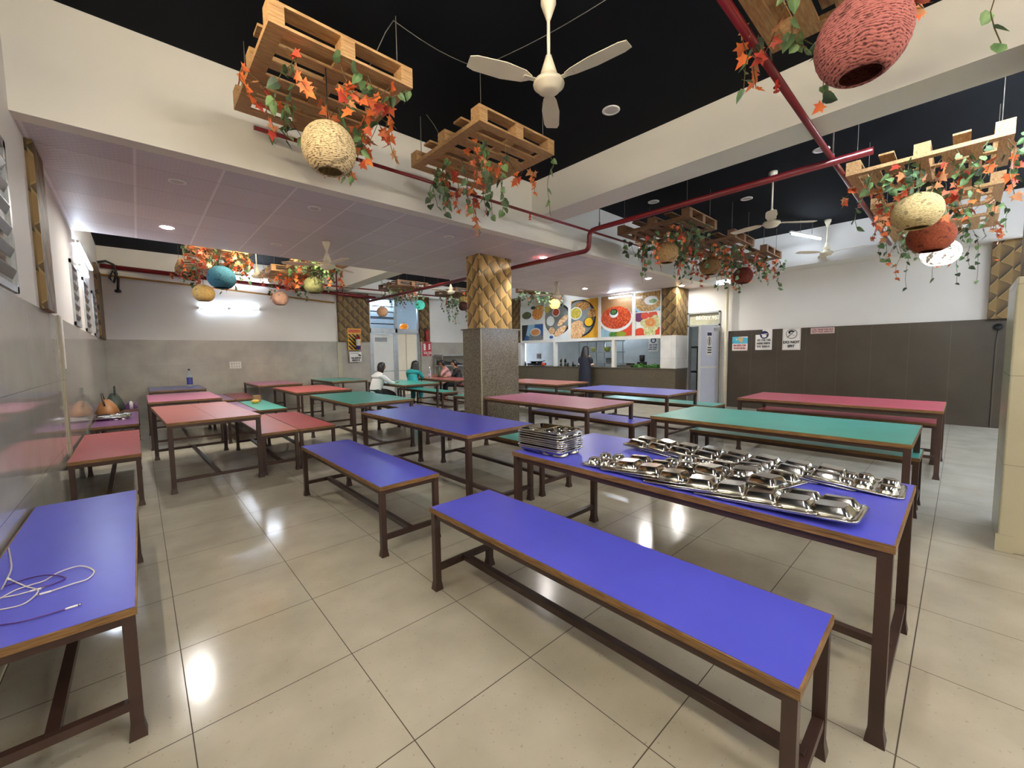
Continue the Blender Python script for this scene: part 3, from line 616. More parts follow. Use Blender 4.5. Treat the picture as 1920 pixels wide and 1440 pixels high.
def garland(kind, label, x, y, z, n, drop, seed, lsz=.085, tails=.5, per=7, hx=PW/2, hy=PL/2, bias=(0, 0)):
    rng = random.Random(seed); t = thing('ivy_garland' if kind == 'ivy' else 'maple_leaf_garland', label, 'garland', (x, y, z), 0, 'leaf garlands on the pallets')
    vine, lv = MB(), MB()
    for _ in range(n):
        px = min(max(rng.uniform(-hx, hx)+bias[0], -hx), hx); py = min(max(rng.uniform(-hy, hy)+bias[1], -hy), hy)
        a = rng.uniform(0, 2*PI); L = rng.uniform(.2, .45); hang = rng.random() < tails; D_ = rng.uniform(.35, 1.0)*drop
        pts = []
        for k in range(per+1):
            q = k/per
            if hang: ox, oy, oz = L*.35*math.sin(q*PI*.5)+.02*math.sin(7*q+a), .02*math.cos(9*q+a), -.02-D_*q**1.3
            else: ox, oy, oz = L*q, .05*math.sin(6*q+a), -.015-D_*.42*math.sin(PI*q)
            pts.append(Vector((max(-hx-.05, min(hx+.05, px+ox*math.cos(a)-oy*math.sin(a))), max(-hy-.05, min(hy+.05, py+ox*math.sin(a)+oy*math.cos(a))), oz)))
        vine.tube(pts, .0028, 5)
        for k in range(0, per+1):
            if k and rng.random() < .9 or k == per:
                p = pts[k]; b = rng.uniform(0, 2*PI); d = Vector((math.cos(b)*.75, math.sin(b)*.75, -rng.uniform(.35, 1.3))); up = Vector((rng.uniform(-1, 1), rng.uniform(-1, 1), rng.uniform(-.2, .9)))
                leaf(lv, kind, p, d, up, lsz*rng.uniform(.75, 1.2), rng.choice((0, 0, 1)) if kind == 'ivy' else rng.choice((0, 0, 0, 1, 2)), rng)
                if rng.random() < .3: vine.tube([p, p+d*.03], .0018, 4)
    vine.build('vine', M_vine, t)
    lv.build('leaves', [M_leaf_g, M_leaf_d] if kind == 'ivy' else [M_leaf_o, M_leaf_r, M_leaf_b], t); return t
pl = [
    (P_light, 1.165, 3.45, 3.40, 0, 'large pale hanging pallet at upper left, nearest the camera', 'the large upper left pallet', 19, 15, .45),
    (P_light, 2.745, 3.45, 3.40, 0, 'pale hanging pallet left of the near white fan', 'the pallet left of the near fan', 15, 15, .60),
    (P_light, 2.80, .36, 3.40, 0, 'hanging pallet cut by the top right edge above the pink lantern', 'the pallet above the pink lantern', 10, 15, .45),
    (P_light, 6.33, .36, 3.30, 0, 'tan hanging pallet on the right, nearest of the row by the right wall', 'the tan pallet nearest on the right', 15, 18, .55),
    (P_light, 7.95, .34, 3.30, 0, 'tan hanging pallet on the right, second of its row', 'the second tan pallet on the right', 12, 14, .60),
    (P_light, 9.55, .32, 3.30, 0, 'tan hanging pallet on the right, last before the wall', 'the last tan pallet on the right', 8, 12, .85),
    (P_dark, 6.33, 3.26, 3.30, 0, 'dark brown hanging pallet under the red pipe, left of three', 'the left dark pallet under the red pipe', 10, 24, .60),
    (P_dark, 7.95, 3.23, 3.30, 0, 'dark brown hanging pallet, middle of three beyond the red pipe', 'the middle dark pallet', 18, 18, .62),
    (P_dark, 9.50, 3.20, 3.30, 0, 'dark brown hanging pallet, right of three beyond the red pipe', 'the right dark pallet', 14, 16, .60),
    (P_light, 1.20, 9.15, 3.30, 0, 'rear hanging pallet above the blue lantern on the left', 'the rear pallet above the blue lantern', 26, 14, .45),
    (P_light, 1.20, 11.4, 3.30, 0, 'rear hanging pallet farthest back on the left', 'the farthest rear pallet on the left', 14, 12, .45),
    (P_light, 2.95, 9.3, 3.30, 0, 'rear hanging pallet above the olive lantern', 'the rear pallet above the olive lantern', 8, 24, .45),
    (P_light, 2.75, 10.86, 3.30, 0, 'rear hanging pallet above the dusty pink lantern', 'the rear pallet above the dusty pink lantern', 20, 10, .5),
    (P_dark, 5.75, 10.9, 3.30, 0, 'dark hanging pallet in front of the back doors', 'the dark pallet before the back doors', 4, 16, .55),
    (P_dark, 7.7, 11.0, 3.30, 0, 'dark hanging pallet partly hidden behind the column', 'the dark pallet behind the column', 4, 22, .95),
    (P_dark, 9.6, 9.2, 3.36, 0, 'dark hanging pallet above the left food posters', 'the dark pallet above the left food posters', 4, 26, .50)]
for i, (src, x, y, z, rz, lab, where, nm, ni, drop) in enumerate(pl):
    pallet(src, x, y, z, rz, lab)
    far = y > 6
    garland('maple', 'orange maple leaf garland hanging from '+where, x, y, z, nm, drop, 10+i, .076, .55, 7, bias=(.07, .05) if i in (0, 1) else (0, 0))
    garland('ivy', 'green ivy garland hanging from '+where, x, y, z, ni, drop*1.05, 60+i, .072, .55, 7, bias=(.1, 0) if i == 1 else (0, 0))

# ------------------------------------------------------------------ rope lanterns
def lantern(label, x, y, z, r, ht, mat, top, inner=None, bulb=None):
    t = thing('rope_lantern', label, 'lamp shade', (x, y, z), random.Random(label).uniform(0, 6), 'rope lanterns')
    prof = []; a0, a1 = math.radians(18), math.radians(150); n = 22
    for k in range(n+1):
        a = a0+(a1-a0)*k/n; prof.append((r*math.sin(a)*(1+.012*math.sin(k*3.1)), ht/2*math.cos(a)))
    inn = [((q-.012) if q > .03 else q*.8, zz*.96) for q, zz in reversed(prof)]
    MB().lathe(prof+inn+[prof[0]], 32).build('shade', mat, t)
    MB().cyl((0, 0, ht*.30), (0, 0, top-z), .004, 6).build('cord', M_dark, t)
    MB().lathe([(.0, ht*.32), (.022, ht*.32), (.024, ht*.18), (.0, ht*.18)], 12).build('lamp_holder', M_dark, t)
    if bulb: MB().lathe([(.0, ht*.18), (.02, ht*.15), (.035, ht*.02), (.026, -ht*.06), (0, -ht*.09)], 12).build('bulb', bulb, t)
    return t
cream, tan = (214, 190, 142), (186, 152, 104)
for lab, x, y, z, r, ht, mat, top in (
    ('cream rope lantern hanging below the large upper left pallet', 1.08, 3.06, 2.86, .178, .36, rope_mat('cream_rope', (222, 198, 152), (118, 84, 56)), 3.40),
    ('pink rope lantern at the top right corner', 2.70, .40, 2.92, .19, .40, rope_mat('pink_rope', (172, 104, 96), (86, 42, 42)), 3.40),
    ('pale gold lantern hanging from the tan pallets on the right', 6.05, .38, 2.82, .205, .38, rope_mat('pale_gold_rope', (200, 174, 120), (128, 104, 66)), 3.30),
    ('burnt orange lantern below the pale gold one on the right', 6.75, .30, 2.68, .21, .38, rope_mat('burnt_orange_rope', (140, 66, 36), (88, 38, 24)), 3.30),
    ('tan lantern, left of three below the dark brown pallets', 6.38, 3.27, 2.99, .178, .36, rope_mat('tan_rope', (186, 150, 100), (112, 84, 54)), 3.30),
    ('darker tan lantern, middle of three below the dark brown pallets', 7.81, 3.17, 2.95, .178, .34, rope_mat('brown_rope', (150, 114, 70), (92, 64, 40)), 3.30),
    ('red brown lantern, right of three below the dark brown pallets', 8.97, 3.0, 2.89, .178, .34, rope_mat('red_brown_rope', (118, 54, 40), (74, 32, 26)), 3.30),
    ('blue rope lantern below the rear left pallet', 1.14, 8.6, 2.77, .21, .40, rope_mat('blue_rope', (50, 96, 112), (28, 58, 72)), 3.30),
    ('yellow tan lantern below the blue one at the rear', .99, 9.69, 2.62, .178, .33, rope_mat('straw_rope', (190, 158, 98), (126, 98, 56)), 3.30),
    ('dusty pink lantern in the middle of the rear pallets', 2.42, 10.3, 2.70, .165, .33, rope_mat('dusty_pink_rope', (186, 150, 132), (142, 106, 92)), 3.30),
    ('olive green lantern below the rear pallet', 2.80, 9.15, 2.88, .20, .36, rope_mat('olive_rope', (134, 136, 92), (84, 88, 58)), 3.30),
    ('pale peach lantern in front of the back doors', 4.95, 10.6, 2.58, .145, .28, rope_mat('peach_rope', (214, 168, 130), (176, 130, 96)), ZT),
    ('dark brown lantern just left of the column', 7.58, 10.53, 2.90, .15, .30, rope_mat('dark_brown_rope', (74, 42, 36), (46, 26, 24)), 3.30)):
    lantern(lab, x, y, z, r, ht, mat, top)
lantern('lit white lantern with cut-out shapes on the right', 8.15, .26, 2.70, .205, .36, rope_mat('lit_white_rope', (236, 226, 206), (150, 130, 112), (1, .94, .82), 1.1, 1), 3.30, bulb=glow('bulb_warm', (1, .8, .5), 12))
lantern('glowing turquoise lantern in front of the back doors', 6.27, 10.9, 2.88, .15, .29, rope_mat('turquoise_rope', (70, 170, 150), (30, 90, 84), (.12, .75, .58), .35, 1), 3.30, bulb=glow('bulb_warm', (1, .8, .5), 12))
lantern('glowing yellow lantern in front of the left food posters', 9.95, 8.85, 2.97, .178, .33, rope_mat('lit_yellow_rope', (236, 200, 120), (160, 110, 60), (1, .70, .28), .7, 0), 3.36, bulb=glow('bulb_warm', (1, .8, .5), 12))
lantern('yellow lantern with dark shapes left of the column above the dark brown one', 7.75, 10.75, 3.12, .15, .28, rope_mat('yellow_rope', (190, 162, 90), (50, 40, 24)), 3.30)
pk = thing('pumpkin_lamp', 'round orange lamp glowing behind the glass above the back doors', 'lamp', (7.0, YB+.32, 2.30))
MB().lathe([(.0005, 0), (.10, .01), (.155, .07), (.16, .12), (.12, .19), (.03, .215), (.0005, .21)], 20).build('shade', glow('orange_glow', (1, .30, .02), .10), pk)
MB().cyl((0, 0, .21), (.01, 0, .25), .012, 8).build('stem', M_vine, pk)

# ------------------------------------------------------------------ ceiling fans
def fan(label, x, y, ztop, zm, ang, sc_=1.0):
    t = thing('ceiling_fan', label, 'fan', (x, y, zm), math.radians(ang), 'ceiling fans'); h = ztop-zm
    MB().lathe([(.0, .085), (.034, .085), (.042, .065), (.06, .022), (.105, .008), (.113, -.012), (.110, -.024), (.098, -.028), (.092, -.040), (.086, -.042), (.078, -.056), (.04, -.066), (.0, -.067)], 32).build('motor', M_ivory, t)
    MB().cyl((0, 0, .07), (0, 0, h-.03), .012, 12).build('rod', M_ivory, t)
    MB().lathe([(.013, .13), (.020, .125), (.060, .0), (.046, -.005)], 18, (0, 0, .06)).build('lower_canopy', M_ivory, t)
    MB().lathe([(.014, h-.14), (.055, h-.03), (.055, h-.001), (.0, h-.001)], 18).build('ceiling_canopy', M_ivory, t)
    for k in range(3):
        b = MB(); R_ = Matrix.Rotation(k*2*PI/3, 4, 'Z')
        rings = []
        for s_, wd, tw in ((.14, .045, 0), (.2, .10, .16), (.35, .14, .15), (.55, .125, .12), (.60, .09, .11)):
            ring = []
            for a, c in ((-1, -1), (1, -1), (1, 1), (-1, 1)): ring.append(R_ @ Vector((s_*sc_, a*wd/2, a*wd/2*math.sin(tw)+c*.0025)))
            rings.append(ring)
        b.loft(rings, True, False); b.build('blade', M_ivory, t)
        MB().box(.06*sc_, .20*sc_, -.018, .018, -.006, -.001, R_).build('blade_bracket', M_ivory, t)
fan('white ceiling fan nearest the camera under the black ceiling', 2.31, 2.10, ZT, 3.36, 160)
fan('white ceiling fan beyond the red pipe on the right', 6.77, 1.91, ZT, 3.22, 75)
fan('small white ceiling fan near the right wall by the tube light', 10.05, 1.87, ZT, 3.30, 20)
fan('white ceiling fan hanging from the lowered ceiling on the left', 2.16, 6.41, ZC, 2.76, 35)
fan('white ceiling fan among the rear pallets on the left', 1.98, 10.2, ZT, 3.14, 40, .85)
fan('white ceiling fan seen under the red pipe, left of the column', 6.5, 9.6, ZT, 3.15, 60)
fan('white ceiling fan from the lowered ceiling right of the column', 7.5, 6.6, ZC, 2.78, 40)

# ------------------------------------------------------------------ notices on the brown wall
def notice(name, label, y0, z0, w, h, mats, X=10.999): return Sheet((X-.001, y0, z0), (0, -1, 0), (-1, 0, 0)), name, label, mats
def hindi(s, b, k, a0, a1, words, ht=.035):
    """a line of notice lettering: headline with hanging strokes"""
    rng = random.Random(int(b*1e4)); a = a0; tot = sum(words)+.6*(len(words)-1); un = (a1-a0)/tot
    for q in words:
        e = a+q*un; s.rect(a, e, b+ht*.78, b+ht, k); n = max(2, int(q*1.6)); x = a
        for j in range(n):
            x = a+(j+.75)*(e-a)/n; s.rect(x, x+ht*.2, b, b+ht*.8, k)
            if rng.random() < .7: s.disc(x-ht*.22, b+ht*.4, ht*.24, ht*.22, k, 8)
        a = e+.6*un
s = Sheet((10.998, 3.88, 1.41), (0, -1, 0), (-1, 0, 0)); s.rect(0, .35, 0, .34, 0); s.poly([(0, .17), (.35, .17), (.35, .31), (.13, .34), (0, .34)], 1)
s.disc(.19, .28, .055, .055, 2, 18, clip=(0, .35, .2, .335)); s.disc(.21, .225, .03, .03, 2, 12); s.disc(.10, .27, .012, .018, 0, 8)
hindi(s, .105, 3, .03, .32, (2, 4, 3), .045); hindi(s, .035, 3, .04, .31, (2, 3, 4), .045)
tag(s.build('wall_notice', [M_paper, flat('sky_blue_ink', (82, 178, 202), .5), flat('sand_ink', (206, 168, 112), .5), M_redink]), 'small blue and white notice with red lettering on the brown wall', 'sign')
s = Sheet((10.998, 3.36, 1.42), (0, -1, 0), (-1, 0, 0)); s.poly([(0, 0), (.35, 0), (.35, .51), (.15, .51), (.14, .40), (.10, .36), (0, .36)], 0)
s.disc(.185, .355, .092, .092, 1, 28); s.disc(.185, .33, .05, .04, 0, 18); s.poly([(.12, .375), (.25, .385), (.25, .365), (.12, .355)], 0); s.rect(.13, .24, .37, .375, 1)
for b, wd in ((.205, (2, 3, 3)), (.13, (4, 4)), (.055, (3, 4, 1))): hindi(s, b, 2, .04, .32, wd, .045)
tag(s.build('wall_notice', [M_paper, M_navy, M_ink]), 'torn white notice with a dark blue mask symbol on the brown wall', 'sign')
s = Sheet((10.998, 2.80, 1.41), (0, -1, 0), (-1, 0, 0)); s.rect(0, .35, 0, .50, 0)
for q in ((.012, .016, .01, .49), (.334, .338, .01, .49), (.012, .338, .01, .014), (.012, .338, .486, .49)): s.rect(*q, 2)
s.disc(.175, .365, .108, .108, 1, 30); s.disc(.175, .365, .098, .098, 0, 30); s.disc(.185, .35, .058, .07, 0, 16); s.disc(.17, .405, .06, .042, 1, 18, 0, PI); s.disc(.135, .40, .022, .035, 1, 10); s.poly([(.21, .34), (.235, .33), (.21, .32)], 1)
s.disc(.19, .355, .004, .012, 1, 8); s.poly([(.093, .292), (.103, .282), (.255, .44), (.247, .448)], 1)
o = tag(s.build('wall_notice', [M_paper, M_ink, flat('faded_red_ink', (168, 90, 88), .5)]), 'white DO NOT SPIT notice with a crossed-out head on the brown wall', 'sign')
wall_text('DO NOT', .078, M_ink, o, (10.986, 2.625, 1.585), '-x', bold=.003); wall_text('SPIT', .078, M_ink, o, (10.986, 2.625, 1.495), '-x', bold=.003)
s = Sheet((10.998, 2.27, 1.755), (0, -1, 0), (-1, 0, 0)); s.rect(0, .42, 0, .13, 0); s.rect(.01, .41, .008, .012, 1).rect(.01, .41, .118, .122, 1)
s.disc(.065, .065, .045, .042, 1, 18); s.disc(.065, .065, .036, .034, 0, 18); s.poly([(.035, .035), (.042, .03), (.095, .09), (.088, .096)], 1); s.rect(.04, .09, .06, .068, 1)
hindi(s, .07, 1, .13, .40, (4, 3, 3), .03); hindi(s, .025, 1, .13, .40, (3, 5), .028)
tag(s.build('wall_notice', [M_pinkpaper, flat('brown_red_ink', (132, 58, 58), .5)]), 'long pale pink no-smoking strip at the top edge of the brown wall', 'sign')
cam_ = thing('security_camera', 'black dome camera on the brown wall beside the right column', 'camera', (10.99, -.40, 1.76))
MB().lathe([(.06, 0), (.06, .02), (.05, .03), (0, .03)], 18, M=Matrix.Rotation(-PI/2, 4, 'Y')).build('base', M_dark, cam_)
MB().lathe([(.045, .03), (.042, .055), (.028, .075), (0, .083)], 18, M=Matrix.Rotation(-PI/2, 4, 'Y')).build('dome', flat('smoked_dome', (40, 42, 46), .08), cam_)
MB().tube([(0, 0, -.05), (.004, .02, -.3), (.004, .02, -1.74)], .004, 6).build('cable', M_dark, cam_)

# ------------------------------------------------------------------ back wall equipment
sw = thing('switch_board', 'white switch board on the grey back wall', 'switch', (1.90, YB-.013, 1.20))
bx(-.13, .13, -.02, 0, -.09, .09).build('plate', M_white, sw, bev=.004)
for r in (0, 1):
    for k in range(4): bx(-.10+.055*k, -.06+.055*k, -.026, -.02, -.06+.075*r, -.01+.075*r).build('switch', flat('pale_grey', (186, 182, 174), .4), sw)
def extinguisher(label, x, y, z, body, base, h=.40):
    t = thing('fire_extinguisher', label, 'fire extinguisher', (x, y, z)); r = .07
    MB().lathe([(.0, 0), (r, 0), (r, h*.30)], 20).build('lower_band', base, t)
    MB().lathe([(r, h*.30), (r*1.003, h*.32), (r, h*.80)], 20).build('cylinder', body, t)
    MB().lathe([(r, h*.80), (r*.8, h*.9), (.022, h*.96), (.02, h*1.04), (0, h*1.04)], 20).build('shoulder', flat('extinguisher_red', (158, 30, 30), .3), t)
    MB().box(-.012, .10, -.012, .012, h*1.08, h*1.11).box(-.012, .09, -.012, .012, h*1.15, h*1.17).cyl((0, 0, h), (0, 0, h*1.16), .014, 8).build('handle', M_dark, t)
    MB().tube([(-.02, 0, h*1.08), (-.08, -.01, h*1.05), (-.10, -.02, h*.8), (-.085, -.02, h*.3)], .011, 8).build('hose', M_dark, t)
    MB().box(-.02, .02, r*.9, r+.045, h*.5, h*.75).build('wall_bracket', M_dark, t)
s = Sheet((4.86, YB-.102, 1.58), (1, 0, 0), (0, -1, 0)); s.rect(0, .42, 0, .68, 0)
o = tag(s.build('extinguisher_board', [flat('board_yellow', (222, 162, 44), .5)]), 'yellow and black striped board behind the fire extinguisher on the gold pillar', 'sign')
s = Sheet((4.88, YB-.104, 1.60), (1, 0, 0), (0, -1, 0)); s.rect(0, .38, 0, .48, 0); s.rect(.0, .38, .53, .63, 1); s.build('stripes', [stripe_mat(), flat('board_orange', (206, 92, 34), .5)], o)
wall_text('FIRE POINT', .06, flat('deep_red_ink', (120, 26, 22), .5), o, (5.07, YB-.109, 2.18), '-y')
extinguisher('white fire extinguisher with a blue base on the striped board', 5.13, YB-.225, 1.60, flat('label_white', (214, 208, 196), .4), flat('base_blue', (52, 48, 132), .35))
s = Sheet((4.89, YB-.105, 1.21), (1, 0, 0), (0, -1, 0)); s.rect(0, .38, 0, .32, 0); s.rect(.02, .30, .27, .282, 1); hindi(s, .10, 1, .04, .34, (3, 3, 2), .05); hindi(s, .03, 1, .06, .30, (4, 1), .05); s.disc(.29, .22, .035, .02, 1, 10, rot=-.6); s.disc(.32, .20, .02, .03, 1, 8)
tag(s.build('wall_notice', [M_paper, M_ink]), 'white paper notice below the striped extinguisher board', 'sign')
extinguisher('red fire extinguisher on the brown pillar right of the back doors', 7.62, YB-.20, 1.90, flat('extinguisher_red', (158, 30, 30), .3), flat('extinguisher_red', (158, 30, 30), .3))
s = Sheet((7.46, YB-.122, 1.36), (1, 0, 0), (0, -1, 0)); s.rect(0, .36, 0, .50, 0); s.rect(.05, .13, .20, .40, 1); s.rect(.065, .115, .40, .44, 1); s.disc(.05, .42, .03, .012, 1, 8)
for k in range(3): s.disc(.28, .26+.07*k, .05, .028, 1, 10, rot=.5)
hindi(s, .12, 1, .03, .33, (4, 4), .035); hindi(s, .07, 1, .03, .33, (5, 4), .035); hindi(s, .02, 1, .13, .24, (3,), .03)
tag(s.build('wall_notice', [flat('sign_red', (172, 30, 40), .4), M_paper]), 'red fire extinguisher sign on the pillar right of the back doors', 'sign')
ts = thing('folding_bed_rack', 'grey metal rack with flat shelves standing against the rear wall', 'rack', (8.65, YB-.45, 0))
for x in (-.74, .74):
    for y in (-.25, .25): MB().cyl((x, y, 0), (x, y, 1.42), .018, 8).build('post', M_alu, ts)
for z in (.55, .98, 1.36): bx(-.76, .76, -.27, .27, z, z+.05).build('shelf', M_alu, ts)
mt = MB(); mt.loft([[(-.7, -.2, 1.032), (.3, -.22, 1.032), (.3, .2, 1.032), (-.7, .2, 1.032)], [(-.72, -.2, 1.20), (.0, -.22, 1.10), (.0, .2, 1.10), (-.72, .2, 1.20)]], True, False)
tag(mt.build('folded_cloth', M_dark, None, (8.65, YB-.45, 0), bev=.02), 'folded black cloth lying on the grey metal rack', 'cloth')

# ------------------------------------------------------------------ food posters over the counter
def poster(label, y0, z0, w_, h_, draw, mats):
    s = Sheet((10.494, y0, z0), (0, -1, 0), (-1, 0, 0)); s.rect(0, w_, 0, h_, 0); draw(s, w_, h_, (0, w_, 0, h_))
    for l, q in ((0, (-.012, w_+.012, -.012, .006)), (0, (-.012, w_+.012, h_-.006, h_+.012)), (0, (-.012, .006, 0, h_)), (0, (w_-.006, w_+.012, 0, h_))): s.rect(*q, len(mats))
    return tag(s.build('food_poster', mats+[M_white]), label, 'poster')
F_soup = food_mat('green_soup', (40, 52, 28), (78, 84, 44), (110, 112, 60)); F_fry = food_mat('fried_food', (150, 80, 30), (206, 130, 52), (232, 176, 96), 22)
F_curry = food_mat('red_curry', (150, 40, 22), (196, 70, 34), (226, 112, 60), 24); F_bread = food_mat('flat_bread', (186, 130, 80), (222, 178, 128), (238, 206, 164), 16)
F_rice = food_mat('yellow_rice', (140, 126, 40), (190, 170, 60), (222, 206, 120), 40); F_mix = food_mat('mixed_chaat', (96, 62, 34), (160, 108, 54), (206, 166, 110), 36)
F_noodle = food_mat('noodles', (120, 86, 46), (176, 134, 76), (214, 180, 118), 30); F_dal = flat('yellow_dal', (226, 178, 34), .3); F_green = food_mat('green_herb', (36, 84, 34), (70, 128, 56), (120, 160, 80), 40)
F_bowl = flat('white_bowl', (226, 230, 228), .3, var=.04); F_dark = flat('dark_plate', (34, 32, 36), .3); F_cloth = flat('blue_cloth', (46, 92, 150), .5); F_yel = flat('mustard_ground', (214, 158, 42), .4)
F_grey = flat('grey_metal_print', (120, 126, 124), .4); F_tan = flat('tan_ground', (170, 128, 84), .4); F_red = flat('tomato_red', (214, 74, 44), .4); F_pur = flat('onion_purple', (112, 44, 92), .4); F_cuc = food_mat('cucumber', (170, 176, 110), (204, 206, 148), (224, 222, 180), 20); F_tea = flat('milk_tea', (214, 140, 74), .3); F_lime = flat('lime_green', (146, 160, 52), .4); F_pbl = flat('pale_blue_cloth', (150, 190, 212), .5)
def d1(s, w, h, c): s.disc(w*.24, h*.42, .30, .17, 1, clip=c); s.disc(w*.24, h*.50, .24, .13, 2, clip=c); s.disc(w*.74, h*.55, .26, .22, 3, clip=c); s.disc(w*.85, h*.85, .22, .12, 3, clip=c); s.disc(w*.55, h*.9, .12, .06, 4, clip=c)
poster('food poster of green soup and fried snacks, top left of the row', 10.94, 2.46, 1.08, .62, d1, [F_bowl, F_bowl, F_soup, F_fry, F_dark])
def d2_(s, w, h, c): s.poly([(0, 0), (0, h), (.35*w, h), (.1*w, 0)], 5); s.poly([(.3*w, h), (.62*w, h), (.5*w, .1), (.2*w, .2)], 1); s.disc(w*.66, h*.05, .36, .24, 4, clip=c); s.disc(w*.64, h*.30, .30, .28, 4, clip=c); s.disc(w*.64, h*.52, .26, .14, 2, clip=c); s.disc(w*.64, h*.50, .22, .11, 3, clip=c)
poster('food poster of a cup of milk tea on blue cloth, bottom left of the row', 10.94, 1.865, 1.08, .57, d2_, [F_cloth, F_pbl, F_bowl, F_tea, F_grey, F_dark])
def d3(s, w, h, c):
    s.disc(w*.55, h*.55, .60, .52, 1, clip=c); s.disc(w*.52, h*.55, .55, .46, 2, clip=c); s.disc(w*.24, h*.52, .18, .17, 3, clip=c); s.disc(w*.48, h*.74, .17, .15, 4, clip=c); s.disc(w*.48, h*.75, .14, .12, 5, clip=c); s.disc(w*.10, h*.85, .14, .12, 7, clip=c)
    s.disc(w*.76, h*.50, .26, .10, 6, rot=.6, clip=c); s.disc(w*.66, h*.22, .30, .12, 6, rot=.5, clip=c); s.disc(w*.30, h*.25, .14, .12, 6, clip=c); s.disc(w*.28, h*.07, .09, .05, 8, clip=c)
poster('food poster of a plate with bread rolls, rice and gravy, second in the row', 9.78, 1.865, 1.05, 1.22, d3, [F_bowl, F_dark, F_grey, F_bowl, F_bowl, F_curry, F_bread, F_rice, F_cloth])
def d4(s, w, h, c):
    s.disc(w*.30, h*.52, .66, .60, 1, clip=c); s.disc(w*.28, h*.52, .61, .55, 2, clip=c); s.disc(w*.42, h*.83, .30, .14, 3, clip=c); s.disc(w*.78, h*.62, .16, .15, 3, clip=c); s.disc(w*.18, h*.66, .25, .20, 4, clip=c); s.disc(w*.18, h*.66, .22, .17, 5, clip=c); s.disc(w*.66, h*.40, .19, .16, 1, clip=c); s.disc(w*.66, h*.41, .16, .13, 6, clip=c)
    s.disc(w*.16, h*.28, .34, .20, 7, rot=.4, clip=c); s.disc(w*.30, h*.13, .30, .14, 7, rot=.5, clip=c); s.disc(w*.10, h*.12, .22, .10, 7, clip=c)
poster('yellow food poster of a round thali with flat bread, third in the row', 8.62, 1.865, 1.07, 1.22, d4, [F_yel, F_dark, F_grey, F_mix, F_bowl, F_rice, F_dal, F_bread])
def d5(s, w, h, c):
    s.disc(w*.12, h*.05, .30, .22, 5, clip=c); s.disc(w*.85, h*.16, .20, .18, 4, clip=c); s.disc(w*.40, h*.06, .14, .09, 3, clip=c); s.disc(w*.66, h*.06, .16, .08, 6, clip=c); s.disc(w*.48, h*.42, .56, .37, 1, clip=c); s.disc(w*.48, h*.46, .52, .33, 2, clip=c); s.disc(w*.42, h*.56, .15, .12, 1, clip=c); s.disc(w*.42, h*.60, .13, .09, 7, clip=c); s.disc(w*.42, h*.60, .09, .06, 3, clip=c)
poster('food poster of a big bowl of red bean curry, fourth in the row', 7.45, 1.865, 1.07, 1.22, d5, [F_tan, F_bowl, F_curry, F_green, F_red, F_pbl, F_lime, F_dark])
def d6(s, w, h, c): s.disc(w*.5, h*.55, .48, .40, 1, clip=c); s.disc(w*.5, h*.62, .44, .34, 2, clip=c); s.disc(w*.62, h*.55, .20, .12, 3, clip=c); s.disc(w*.7, h*.5, .12, .06, 4, clip=c)
poster('food poster of noodles in a bowl, top right of the row', 6.28, 2.52, .75, .54, d6, [F_dark, F_pbl, F_noodle, F_bowl, F_green])
def d7(s, w, h, c):
    s.disc(w*.16, h*.82, .18, .14, 1, clip=c); s.disc(w*.38, h*.86, .12, .10, 2, clip=c); s.disc(w*.70, h*.86, .14, .12, 2, clip=c); s.disc(w*.2, h*.12, .20, .14, 2, clip=c); s.disc(w*.9, h*.12, .18, .14, 2, clip=c)
    for a, b in ((.35, .55), (.45, .33), (.62, .30), (.78, .35), (.88, .55), (.8, .7), (.5, .14), (.68, .12)): s.disc(w*a, h*b, .11, .10, 3, clip=c)
    s.disc(w*.62, h*.55, .17, .14, 4, clip=c); s.disc(w*.62, h*.55, .14, .11, 5, clip=c); s.disc(w*.62, h*.55, .05, .04, 4, clip=c)
poster('food poster of sliced salad vegetables, bottom right of the row', 6.28, 1.865, .75, .64, d7, [F_bowl, F_pur, F_red, F_cuc, F_bread, F_tea])

# ------------------------------------------------------------------ kitchen behind the counter
CT = .957
s = Sheet((12.895, 7.22, 1.42), (0, -1, 0), (-1, 0, 0)); s.rect(0, .36, 0, .52, 0); s.disc(.18, .38, .10, .10, 1); s.disc(.18, .36, .055, .05, 0); s.rect(.12, .24, .385, .40, 0)
for b in (.19, .11, .04): hindi(s, b, 1, .03, .33, (3, 4), .05)
tag(s.build('wall_notice', [M_paper, M_navy]), 'white notice with a dark blue symbol on the kitchen wall behind the counter', 'sign')
so = thing('socket_plate', 'small brown socket plate on the kitchen wall left of the stove', 'switch', (12.89, 12.4, 1.28)); bx(-.02, 0, -.11, .11, -.11, .11).build('plate', flat('brown_plate', (92, 74, 58), .5), so); bx(-.03, -.02, -.05, .05, -.03, .05).build('socket', M_dark, so)
rk = thing('steel_rack', 'tall steel rack with shelves behind the counter beside the standing woman', 'rack', (12.0, 8.55, 0))
for x in (-.25, .25):
    for y in (-.75, 0, .75): MB().cyl((x, y, 0), (x, y, 1.82), .022, 8).build('post', M_alu, rk)
for z in (.5, 1.02, 1.40, 1.78): bx(-.28, .28, -.80, .80, z, z+.03).build('shelf', M_alu, rk)
for y, z, c, lab in ((8.2, 1.43, (196, 206, 92), 'lime green bowl on the left of the rack shelf behind the counter'), (8.75, 1.43, (214, 216, 140), 'pale yellow green bowl on the rack shelf behind the counter')):
    b = tag(MB().lathe([(.0, 0), (.06, 0), (.12, .10), (.13, .16), (.12, .16), (.10, .10), (0, .02)], 18).build('bowl', flat('bowl_%d' % c[2], c, .35), None, (11.9, y, z)), lab, 'bowl')
